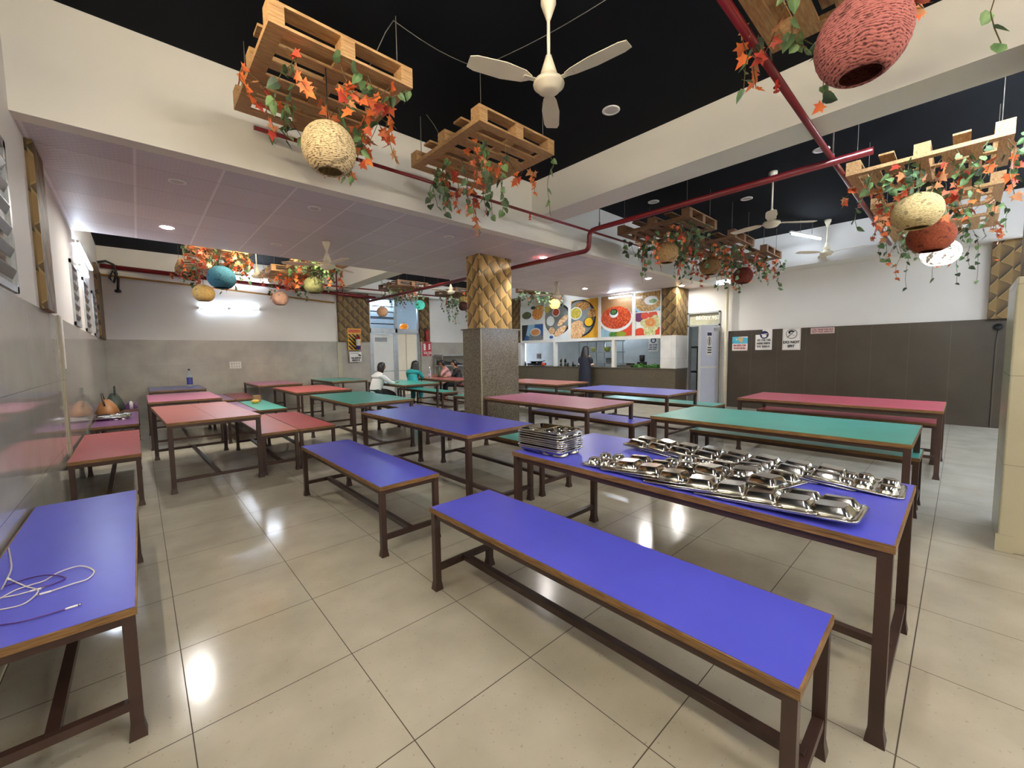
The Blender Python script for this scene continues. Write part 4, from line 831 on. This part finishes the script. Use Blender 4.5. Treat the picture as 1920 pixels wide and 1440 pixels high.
def pot(name, label, cat, x, y, z, r, h, mat, lid=False):
    t = thing(name, label, cat, (x, y, z)); MB().lathe([(.0, 0), (r*.92, 0), (r, h*.1), (r, h), (r*1.06, h), (r*.97, h*.98), (r*.95, h*.12), (0, h*.06)], 22).build('body', mat, t)
    for a in (-1, 1): MB().tube([(0, a*r, h*.7), (.0, a*(r+.04), h*.72), (0, a*(r+.04), h*.85), (0, a*r, h*.86)], .008, 6).build('handle', M_steel, t)
    if lid: MB().lathe([(r*1.03, h), (r*.9, h+.03), (.02, h+.05), (.02, h+.08), (0, h+.08)], 22).build('lid', mat, t)
pot('cooking_pot', 'wide steel pot on the rack shelf behind the counter', 'pot', 11.95, 9.1, 1.05, .17, .18, M_steel, True)
pot('cooking_pot', 'steel pot at the right end of the rack shelf behind the counter', 'pot', 11.95, 8.1, 1.05, .15, .16, M_steel)
gs = thing('gas_stove', 'black gas stove on the left part of the counter', 'stove', (10.85, 10.55, CT))
bx(-.2, .2, -.30, .30, .02, .09).build('body', M_dark, gs, bev=.01)
for y in (-.16, .16): MB().lathe([(.09, .09), (.10, .10), (.09, .12), (.05, .12), (.05, .10)], 16, (0, y, 0)).build('burner', flat('cast_iron', (38, 36, 36), .6), gs)
for x in (-.17, .17):
    for y in (-.26, .26): MB().cyl((x, y, 0), (x, y, .03), .015, 8).build('foot', M_dark, gs)
fp = thing('frying_pan', 'wide black griddle on the gas stove of the counter', 'pan', (10.85, 10.55, CT+.121)); MB().lathe([(0, 0), (.20, .0), (.27, .035), (.262, .035), (.19, .008), (0, .006)], 24).build('body', M_dark, fp); MB().tube([(0, -.25, .03), (0, -.42, .06)], .012, 8).build('handle', M_dark, fp)
tag(MB().lathe([(0, 0), (.05, .01), (.075, .05), (.07, .09), (.03, .115), (0, .11)], 18).build('tomato', F_red, None, (10.62, 10.0, CT)), 'orange red tomato lying on the counter beside the white post', 'tomato')
for k, (x, y, lv) in enumerate(((10.62, 9.18, 0), (10.66, 9.02, 0), (10.60, 8.86, 0), (10.62, 9.18, 1), (10.66, 9.02, 1))):
    tag(MB().lathe([(0, .004), (.034, .004), (.034, 0), (.042, .125), (.044, .13), (.041, .128), (.032, .01), (0, .01)], 18).build('steel_tumbler', M_steel, None, (x, y, CT+.131*lv)), 'steel tumbler %s on the counter left of the standing woman' % (('standing left', 'standing middle', 'standing right', 'stacked on the left one', 'stacked on the middle one')[k]), 'tumbler', 'steel tumblers')
for k, (x, y) in enumerate(((10.72, 8.70), (10.80, 8.52), (10.72, 8.36))):
    tag(MB().lathe([(0, 0), (.05, 0), (.085, .05), (.09, .055), (.08, .05), (.048, .008), (0, .006)], 18).build('steel_bowl', M_steel, None, (x, y, CT)), 'small steel bowl on the counter, %s before the standing woman' % ('left', 'middle', 'right')[k], 'bowl', 'small steel bowls on the counter')
bt = thing('sauce_bottle', 'dark bottle standing on the counter beside the steel bowls', 'bottle', (10.60, 8.64, CT)); MB().lathe([(0, 0), (.028, 0), (.028, .11), (.012, .14), (.012, .17), (0, .17)], 14).build('body', M_dark, bt); MB().lathe([(.014, .165), (.014, .19), (0, .19)], 12).build('cap', F_red, bt)
bt = thing('sauce_bottle', 'small dark bottle at the left end of the counter', 'bottle', (10.62, 10.90, CT)); MB().lathe([(0, 0), (.03, 0), (.03, .09), (.014, .12), (.014, .14), (0, .14)], 14).build('body', M_dark, bt); MB().lathe([(.016, .135), (.016, .155), (0, .155)], 12).build('cap', M_dark, bt)
mx = thing('mixer_grinder', 'black mixer with a jar on the counter under the right posters', 'mixer', (11.0, 6.36, CT)); MB().box(-.10, .10, -.11, .11, 0, .16).build('base', M_dark, mx, bev=.015); MB().lathe([(.05, .16), (.075, .19), (.08, .34), (.07, .36), (0, .36)], 18).build('jar', M_dark, mx); MB().cyl((-.1, 0, .07), (-.125, 0, .07), .025, 12).build('knob', M_steel, mx)
pot('cooking_pot', 'dark cooking pot on the counter left of the mixer', 'pot', 10.95, 6.72, CT, .12, .12, M_steel)
bx2 = thing('steel_tray_box', 'shallow steel tray box on the counter below the mixer', 'tray', (10.68, 6.70, CT)); MB().box(-.13, .13, -.24, .24, 0, .008).box(-.13, -.122, -.24, .24, .008, .07).box(.122, .13, -.24, .24, .008, .07).box(-.122, .122, -.24, -.232, .008, .07).box(-.122, .122, .232, .24, .008, .07).build('body', M_steel, bx2)
for k, (y, lab) in enumerate(((6.22, 'heap of green coriander on the counter, left of two'), (5.78, 'heap of green coriander on the counter beside the tiled pillar'))):
    rng = random.Random(30+k); hb = MB()
    for q in range(170):
        a = rng.uniform(0, 2*PI); rr = rng.random()**.6*.24; p = Vector((.13*math.cos(a)*rr/.24, rr*math.sin(a), .012+.11*(1-rr/.26)*rng.random()))
        leaf(hb, 'ivy', p, Vector((rng.uniform(-1, 1), rng.uniform(-1, 1), rng.uniform(.0, 1))), Vector((rng.uniform(-1, 1), rng.uniform(-1, 1), 1)), .055, 0, rng)
    hb.k = 0; hb.lathe([(.0005, 0), (.13, .004), (.10, .05), (.0005, .07)], 12, M=Matrix.Diagonal((.9, 1.7, 1, 1)))
    o = tag(hb.build('coriander_heap', F_green, None, (10.68, y, CT)), lab, 'vegetable'); o['kind'] = 'stuff'
kt = thing('kitchen_stand', 'black steel stand inside the kitchen doorway', 'stand', (12.3, 5.05, 0))
for x in (-.25, .25):
    for y in (-.35, .35): MB().box(x-.02, x+.02, y-.02, y+.02, 0, 1.55).build('leg', M_dark, kt)
for z in (.78, 1.50): bx(-.28, .28, -.38, .38, z, z+.05).build('shelf', M_dark, kt)
pot('cooking_pot', 'dark pot on the lower shelf of the black stand in the kitchen doorway', 'pot', 12.2, 5.0, .83, .16, .14, M_dark)
pot('cooking_pot', 'round dark pot on the top shelf of the black stand in the kitchen doorway', 'pot', 12.2, 4.85, 1.55, .15, .2, M_dark)
cyl_ = thing('gas_cylinder', 'dark red gas cylinder half hidden behind the white kitchen door', 'cylinder', (11.75, 4.62, 0)); MB().lathe([(0, .02), (.15, .02), (.155, .06), (.155, .48), (.12, .56), (.04, .6), (.03, .62), (0, .62)], 20).build('body', flat('cylinder_red', (122, 34, 34), .4), cyl_); MB().lathe([(.09, .58), (.10, .58), (.10, .70), (.09, .70), (.09, .58)], 16).build('collar', flat('cylinder_red', (122, 34, 34), .4), cyl_); MB().lathe([(.12, 0), (.13, 0), (.13, .04), (.12, .04), (.12, 0)], 18).build('base_ring', M_dark, cyl_)

# ------------------------------------------------------------------ things on the tables and benches
bo = thing('water_bottle', 'clear plastic bottle with a blue label on the slate blue table', 'bottle', (.86, 12.1, .745))
MB().lathe([(0, 0), (.05, 0), (.055, .012), (.055, .12), (.055, .26), (.03, .33), (.018, .36), (.018, .39), (0, .39)], 18).build('body', M_bottle, bo); MB().lathe([(.0565, .05), (.0565, .21)], 18).build('label', flat('label_blue', (48, 52, 128), .4), bo); MB().lathe([(.021, .375), (.021, .41), (0, .41)], 14).build('cap', M_dark, bo)
bo = thing('water_bottle', 'clear bottle standing on the brick red table by the seated pair', 'bottle', (6.12, 10.2, .745)); MB().lathe([(0, 0), (.038, 0), (.042, .012), (.042, .2), (.016, .27), (.016, .30), (0, .30)], 16).build('body', M_bottle, bo); MB().lathe([(.018, .295), (.018, .32), (0, .32)], 12).build('cap', M_white, bo); MB().lathe([(.0435, .06), (.0435, .13)], 16).build('label', flat('label_pink', (196, 160, 186), .4), bo)
bo = thing('water_bottle', 'olive green bottle on the brick red table beside the clear one', 'bottle', (6.5, 10.3, .745)); MB().lathe([(0, 0), (.045, 0), (.045, .24), (.02, .28), (.02, .31), (0, .31)], 16).build('body', flat('olive_plastic', (78, 88, 62), .35), bo); MB().lathe([(.024, .30), (.024, .33), (0, .33)], 12).build('cap', M_dark, bo)
BZ = .507
hb = thing('handbag', 'slouching tan brown handbag on the purple bench at the left wall', 'bag', (-.39, 8.98, BZ))
def blob(a, b, h, tilt, n=14):
    rings = []
    for q, k in ((0, .82), (.06, 1.0), (.35, 1.02), (.65, .8), (.88, .5), (1, .30)):
        rings.append([(a*k*math.cos(2*PI*i/n)*(1+.05*math.sin(5*i+q*9))+tilt[0]*q, b*k*math.sin(2*PI*i/n)+tilt[1]*q, h*q) for i in range(n)])
    return MB().loft(rings)
blob(.13, .20, .27, (-.02, .02)).build('bag_body', flat('tan_leather', (146, 98, 56), .45, var=.2, scale=14), hb); MB().tube([(-.03, -.13, .17), (-.05, -.13, .28), (-.06, -.05, .36), (-.06, .07, .36), (-.05, .14, .28), (-.03, .14, .18)], .012, 8).build('strap', flat('dark_leather', (66, 48, 34), .5), hb)
gb = thing('handbag', 'dark green bag standing behind the tan handbag at the left wall', 'bag', (-.34, 9.98, BZ)); blob(.12, .17, .30, (-.02, .05)).build('bag_body', flat('green_canvas', (58, 66, 54), .6, var=.2, scale=14), gb); MB().tube([(0, -.08, .27), (.0, -.05, .42), (.0, .10, .42), (0, .12, .28)], .01, 8).build('strap', flat('green_strap', (44, 52, 44), .6), gb)
def wavy(name, label, cat, x, y, z, a, b, h, mat, seed):
    rng = random.Random(seed); n, mm = 12, 8; vs, fs = [], []
    for i in range(n+1):
        for j in range(mm+1): vs.append((x-a/2+a*j/mm+rng.uniform(-.008, .008), y-b/2+b*i/n, z+.006+h*abs(math.sin(i*1.1+j*.9+seed))*math.sin(PI*i/n)*math.sin(PI*j/mm)))
    for i in range(n):
        for j in range(mm): fs.append((i*(mm+1)+j, i*(mm+1)+j+1, (i+1)*(mm+1)+j+1, (i+1)*(mm+1)+j))
    mb = MB(); mb.add(vs, fs, True); o = tag(mb.build(name, mat), label, cat); q = o.modifiers.new('thickness', 'SOLIDIFY'); q.thickness = .004; return o
wavy('scarf', 'crumpled purple scarf on the farthest purple bench', 'scarf', -.16, 10.25, BZ, .20, .35, .10, flat('purple_cloth', (92, 48, 96), .7), 2)
tag(MB().lathe([(0, 0), (.025, 0), (.028, .11), (.012, .14), (0, .145)], 14).build('small_bottle', M_paper, None, (-.14, 10.02, BZ)), 'small white bottle in front of the purple scarf', 'bottle')
for k in range(3):
    o = tag(link('compartment_tray', TU, None, (-.34+.012*k, 8.52+.02*k, BZ+.0385+.015*k)), 'steel plate on the purple bench by the handbag, %s of three' % ('bottom', 'middle', 'top')[k], 'tray', 'steel plates by the handbag'); o.rotation_euler.z = PI/2+.1*k
cd = thing('condiment_bowl', 'small yellow bowl on the small green bench', 'bowl', (1.64, 9.25, BZ)); MB().lathe([(0, 0), (.05, 0), (.075, .06), (.07, .06), (.045, .008), (0, .006)], 18).build('body', flat('bowl_yellow', (206, 164, 62), .4), cd); MB().lathe([(.068, .058), (.03, .075), (0, .078)], 16).build('lid', flat('lid_yellow', (222, 186, 90), .4), cd)
cd = thing('cardboard_box', 'small brown box behind the yellow bowl on the green bench', 'box', (1.72, 9.55, BZ)); bx(-.06, .06, -.08, .08, 0, .13).build('carton', flat('brown_card', (150, 112, 78), .7), cd); bx(-.0605, .0605, -.02, .02, .02, .132).build('tape', flat('tan_tape', (186, 150, 104), .4), cd)
def cable(name, label, path, r, mat, ends):
    t = thing(name, label, 'cable', (path[0][0], path[0][1], BZ)); o = Vector((path[0][0], path[0][1], 0)); P = [Vector((a, b, r+.001+(.0045 if 0 < i < len(path)-1 and i % 3 == 2 else 0)))-o for i, (a, b) in enumerate(path)]
    S = []
    for i in range(len(P)-1):
        p0, p1, p2, p3 = P[max(i-1, 0)], P[i], P[i+1], P[min(i+2, len(P)-1)]
        for k in range(8):
            q = k/8; S.append(.5*((2*p1)+(p2-p0)*q+(2*p0-5*p1+4*p2-p3)*q*q+(3*p1-p0-3*p2+p3)*q**3))
    S.append(P[-1]); MB().tube(S, r, 8).build('cord', mat, t)
    for e in ends:
        a = S[e]; d = (S[1]-S[0]).normalized()*-1 if e == 0 else (S[-1]-S[-2]).normalized(); d.z = 0
        MB().tube([a, a+d*.004, a+d*.03, a+d*.032], [r, .0042, .0042, .003], 10).build('plug', M_white, t); MB().tube([a+d*.032, a+d*.042], .003, 8).build('plug_tip', M_steel, t)
W_c = flat('white_cord', (222, 214, 200), .45); V_c = flat('purple_cord', (84, 46, 120), .45)
cable('charging_cable', 'white charging cable looping widest over the blue wall bench', [(-.442, 2.423), (-.41, 2.47), (-.369, 2.472), (-.336, 2.494), (-.304, 2.549), (-.241, 2.549), (-.194, 2.461), (-.207, 2.387), (-.25, 2.364), (-.304, 2.359)], .0026, W_c, (-1,))
cable('charging_cable', 'white charging cable curling to the wall side of the blue bench', [(-.425, 2.312), (-.368, 2.306), (-.342, 2.385), (-.383, 2.475), (-.443, 2.601)], .0026, W_c, (0, -1))
cable('charging_cable', 'short white adapter lead in the middle of the cable tangle', [(-.443, 2.429), (-.405, 2.416), (-.369, 2.416)], .0026, W_c, (-1,))
cable('charging_cable', 'purple charging cable tangled with the white loop on the bench', [(-.455, 2.543), (-.395, 2.567), (-.333, 2.536), (-.278, 2.466), (-.307, 2.429), (-.349, 2.427)], .0026, V_c, ())
cable('charging_cable', 'purple charging cable with a white plug nearest the bench end', [(-.46, 2.19), (-.403, 2.175), (-.352, 2.141), (-.291, 2.147), (-.25, 2.15)], .0026, V_c, (-1,))
cable('charging_cable', 'pale grey cable running up to the wall from the blue bench', [(-.453, 2.516), (-.459, 2.715), (-.481, 2.862), (-.515, 3.05)], .0032, flat('pale_grey_cord', (176, 170, 178), .45), ())

# ------------------------------------------------------------------ people
def skin(name, chains, mat, parent, sub=2, root=0):
    """chains: lists of (x, y, z, r); points that coincide are one joint. Grown with a Skin modifier into one mesh."""
    vs, rs, es, idx = [], [], [], {}
    for ch in chains:
        prev = None
        for x, y, z, r in ch:
            k = (round(x, 4), round(y, 4), round(z, 4))
            if k not in idx: idx[k] = len(vs); vs.append((x, y, z)); rs.append(r)
            if prev is not None and prev != idx[k]: es.append((prev, idx[k]))
            prev = idx[k]
    me = bpy.data.meshes.new(name); me.from_pydata(vs, es, []); o = bpy.data.objects.new(name, me); C.objects.link(o)
    bpy.context.view_layer.objects.active = o
    sm = o.modifiers.new('skin', 'SKIN'); sm.use_smooth_shade = True
    adj = {i: set() for i in range(len(vs))}
    for a, b in es: adj[a].add(b); adj[b].add(a)
    seen = set()
    for i in range(len(vs)):
        d = me.skin_vertices[0].data[i]; d.radius = (rs[i], rs[i]) if not isinstance(rs[i], tuple) else rs[i]; d.use_root = False
    for i in range(len(vs)):
        if i not in seen:
            me.skin_vertices[0].data[i].use_root = True; st = [i]
            while st:
                q = st.pop()
                if q not in seen: seen.add(q); st += list(adj[q])
    ss = o.modifiers.new('sub', 'SUBSURF'); ss.levels = ss.render_levels = sub
    dg = bpy.context.evaluated_depsgraph_get(); dg.update(); nm = bpy.data.meshes.new_from_object(o.evaluated_get(dg)); bpy.data.objects.remove(o)
    nm.materials.clear(); nm.materials.append(mat)
    for p in nm.polygons: p.use_smooth = True
    return link(name, nm, parent)
SKIN_ = flat('brown_skin', (152, 104, 76), .5, var=.05); SKIN_L = flat('light_brown_skin', (178, 128, 98), .5, var=.05)
HAIR = flat('black_hair', (24, 20, 20), .4, var=.2, scale=40)
def hand(w_, d, side):
    """five finger chains rooted in the palm; w_ wrist, d pointing direction, side = thumb side vector"""
    w_, d, side = Vector(w_), Vector(d).normalized(), Vector(side).normalized(); up = d.cross(side); out = []; p = w_+d*.055
    for k, (o, L) in enumerate(((-.027, .060), (-.009, .072), (.009, .068), (.027, .052))):
        a = p+side*(-o)+d*.015; b = a+d*L*.55-up*.004; c = b+d*L*.45-Vector((0, 0, .018)); out.append([(*a, .0095), (*b, .0088), (*c, .0075)])
    a = w_+d*.02+side*.022; b = a+side*.028+d*.024; c = b+d*.026-Vector((0, 0, .008)); out.append([(*a, .011), (*b, .0098), (*c, .008)])
    return out
def hair_loft(H, style, parent):
    base = [(.112, .015, .015, -.012), (.104, .050, .050, -.012), (.078, .078, .078, -.014), (.040, .092, .086, -.024), (.0, .096, .080, -.038)]
    tail = {'bob': [(-.05, .096, .074, -.044), (-.10, .094, .066, -.050), (-.15, .088, .056, -.054), (-.17, .07, .03, -.056)],
            'long': [(-.05, .100, .074, -.046), (-.12, .112, .068, -.066), (-.22, .128, .062, -.100), (-.33, .128, .058, -.130), (-.43, .105, .046, -.148), (-.50, .05, .02, -.152)],
            'tied': [(-.04, .088, .070, -.044), (-.08, .062, .050, -.056), (-.13, .042, .036, -.080), (-.22, .034, .028, -.100), (-.30, .012, .012, -.106)],
            'veil': [(-.05, .108, .092, -.044), (-.12, .122, .088, -.060), (-.22, .140, .082, -.085), (-.33, .140, .066, -.110), (-.43, .11, .045, -.120), (-.48, .05, .02, -.122)]}[style]
    k = {'veil': 1.12, 'long': 1.14}.get(style, 1.04); n = 20
    MB().loft([[(H[0]+a*k*math.cos(2*PI*i/n)*(1+.02*math.sin(5*2*PI*i/n)), H[1]+c+b*k*math.sin(2*PI*i/n), H[2]+z) for i in range(n)] for z, a, b, c in base+tail]).build('hair', HAIR, parent)
def face(head, parent, fwd=(0, 1, 0)):
    h = Vector(head); r = Vector((1, 0, 0))
    for s_ in (-1, 1):
        e = MB().lathe([(0, -.010), (.011, -.006), (.014, 0), (.011, .006), (0, .010)], 10, (h.x+s_*.034, h.y+.062, h.z+.008)); e.build('eye', HAIR, parent)
        MB().tube([(h.x+s_*.018, h.y+.068, h.z+.028), (h.x+s_*.036, h.y+.066, h.z+.033), (h.x+s_*.056, h.y+.052, h.z+.027)], .0045, 6).build('eyebrow', HAIR, parent)
    MB().tube([(h.x-.024, h.y+.058, h.z-.050), (h.x, h.y+.068, h.z-.048), (h.x+.024, h.y+.058, h.z-.050)], [.003, .006, .003], 6).build('mouth', flat('lip', (136, 74, 66), .5), parent)
def sit_person(label, x, y, rz, shirt, pants, skin_m, lean=.06, arms='table', hair='short', head=(0, 0), sleeve=.75, sc_=1.0, band=None):
    t = thing('person', label, 'person', (x, y, 0), rz); L = lean
    H = (head[0], L+.07+head[1], 1.245); pelvis = (0, -.02, .60, .115); waist = (0, L*.3, .77, .105); chest = (0, L*.8, .95, .118); coll = (0, L, 1.055, .070); neck = (head[0]*.4, L+.02+head[1]*.4, 1.12, .048)
    body = [[pelvis, waist, chest, coll, neck, (H[0], H[1]-.01, H[2]-.06, .066), (H[0], H[1]-.005, H[2]+.01, .088), (H[0], H[1]-.015, H[2]+.075, .066)]]
    body.append([(H[0], H[1]-.005, H[2]+.01, .088), (H[0], H[1]+.094, H[2]-.022, .014)])
    for s_ in (-1, 1): body.append([(H[0], H[1]-.005, H[2]+.01, .088), (H[0]+s_*.088, H[1]-.015, H[2]-.005, .016)])
    top = [[(0, -.02, .54, .182), waist[:3]+(.160,), chest[:3]+(.160,), coll[:3]+(.098,), (neck[0], neck[1]-.005, 1.09, .070)]]
    leg = [[(0, -.02, .54, .165), (0, -.02, .68, .15)]]
    for s_ in (-1, 1):
        sh = (s_*.165, L*.95, 1.015)
        if arms == 'table': el, wr = (s_*.215, L+.17, .845), (s_*.10, L+.40, .800)
        elif arms == 'back' and s_ > 0: el, wr = (s_*.30, L-.17, .80), (s_*.26, L-.02, .64)
        else: el, wr = (s_*.20, L+.16, .835), (s_*.06, L+.38, .80)
        d = Vector((wr[0]-el[0], wr[1]-el[1], 0)); d.normalize(); pm = Vector(wr)+d*.055
        body.append([coll, (*sh, .055), (*el, .040), (*wr, .027), (*pm, .032)]); body += hand(wr, d, Vector((-s_, .2, 0)))
        q = Vector(el).lerp(Vector(wr), sleeve); top.append([coll[:3]+(.098,), (*sh, .072), (*el, .055), (*q, .046)])
        kn, an = (s_*.115, .43, .545), (s_*.11, .40, .11)
        body.append([pelvis, (s_*.095, .06, .59, .085), (*kn, .062), (*an, .040), (s_*.11, .43, .045, .036), (s_*.115, .54, .035, .030)])
        leg.append([(0, -.02, .54, .165), (s_*.095, .05, .592, .116), (*kn, .082), (s_*.112, .405, .17, .062)])
    skin('body', body, skin_m, t); skin('shirt', top, shirt, t); skin('trousers', leg, pants, t)
    hair_loft(H, hair, t); face(H, t)
    t.scale = (.95, .95, .92)
    if band: MB().box(-.10, .08, L*.8+.145, L*.8+.152, .955, .985, Matrix.Rotation(.12, 4, 'Y')).build('shirt_print', M_paper, t)
    return t
PANT = flat('black_trousers', (24, 24, 28), .7)
sit_person('person with short black hair in a white shirt sitting at the teal table', 4.02, 9.1, -PI/2+.12, flat('white_shirt', (222, 224, 228), .7, var=.04), PANT, SKIN_, .10, 'table', 'bob', (0, .03))
sit_person('person with long black hair in a turquoise tunic sitting with back turned', 5.52, 10.12, -PI/2+.75, flat('turquoise_tunic', (28, 150, 152), .7, var=.1), flat('turquoise_trousers', (24, 120, 122), .7), SKIN_L, .13, 'table', 'long', (.03, .02), .8)
sit_person('person in a black T-shirt facing left at the brick red table', 7.12, 10.22, PI/2-.45, flat('black_tshirt', (22, 22, 26), .7), PANT, SKIN_L, .06, 'back', 'tied', (0, .01), .15, band=True)
sit_person('person in a pink top facing left behind the one in black', 7.2, 10.86, PI/2-.5, flat('pink_top', (206, 150, 150), .7), flat('beige_trousers', (186, 150, 124), .7), SKIN_, .12, 'table', 'tied', (0, .04), .3)
pt = thing('food_plate', 'steel plate with food before the person in white on the teal table', 'plate', (4.52, 9.18, .745)); MB().lathe([(0, .004), (.10, .004), (.13, .018), (.135, .02), (.13, .014), (.10, 0), (0, 0)], 24).build('plate', M_steel, pt); MB().lathe([(.085, .005), (.06, .025), (0, .035)], 16).build('food', F_rice, pt)
pt = thing('food_plate', 'dark red tray with food before the person in pink on the brick red table', 'plate', (6.66, 10.25, .745)); MB().box(-.14, .14, -.2, .2, 0, .012).build('plate', flat('tray_maroon', (74, 26, 30), .4), pt, bev=.004); MB().lathe([(.06, .012), (.05, .03), (0, .045)], 14).build('food', F_bread, pt)
# the standing woman at the counter, seen from behind
wt = thing('person', 'person with long black hair in a navy dress standing at the food counter', 'person', (10.14, 7.79, 0), -PI/2)
hz = 1.50; NAVY = flat('navy_dress', (15, 17, 34), .75, var=.15)
bd = [[(0, 0, .86, .12), (0, .0, 1.02, .11), (0, .01, 1.20, .13), (0, .01, 1.31, .08), (0, .02, 1.38, .048), (0, .05, hz-.05, .066), (0, .045, hz+.02, .088), (0, .035, hz+.08, .066)], [(0, .045, hz+.02, .088), (0, .14, hz-.015, .014)]]
slv = [[(0, .01, 1.18, .16), (0, .01, 1.31, .12)]]; cuf = []
for s_ in (-1, 1):
    sh, el, wr = (s_*.165, .01, 1.27), (s_*.235, .04, 1.02), (s_*.15, .27, 1.05)
    d = (Vector(wr)-Vector(el)); d.z = 0; d.normalize()
    bd.append([(0, .01, 1.31, .08), (*sh, .055), (*el, .040), (*wr, .027), (*(Vector(wr)+d*.055), .032)]); bd += hand(wr, d, Vector((-s_, .2, 0)))
    bd.append([(0, 0, .86, .12), (s_*.085, 0, .80, .085), (s_*.09, .02, .46, .058), (s_*.09, 0, .10, .040), (s_*.09, .04, .045, .036), (s_*.095, .14, .035, .030)])
    slv.append([(0, .01, 1.31, .12), (*sh, .090), (s_*.225, .032, 1.07, .064)]); cuf.append([(s_*.226, .033, 1.072, .067), (s_*.237, .045, 1.03, .066)])
skin('body', bd, SKIN_, wt)
prof = [(.03, .24, .20), (.30, .235, .19), (.60, .225, .18), (.85, .215, .17), (1.02, .185, .15), (1.20, .20, .15), (1.30, .165, .12), (1.345, .075, .07)]
MB().loft([[(a*math.cos(2*PI*k/24)*(1+.03*math.cos(6*2*PI*k/24)*(1 if z < .9 else 0)), b*math.sin(2*PI*k/24)+.005, z) for k in range(24)] for z, a, b in prof]).build('dress', NAVY, wt)
skin('sleeves', slv, NAVY, wt)
for cc in cuf: skin('cuff', [cc], M_paper, wt, 1)
hair_loft((0, .05, hz), 'veil', wt); face((0, .05, hz), wt)
# END
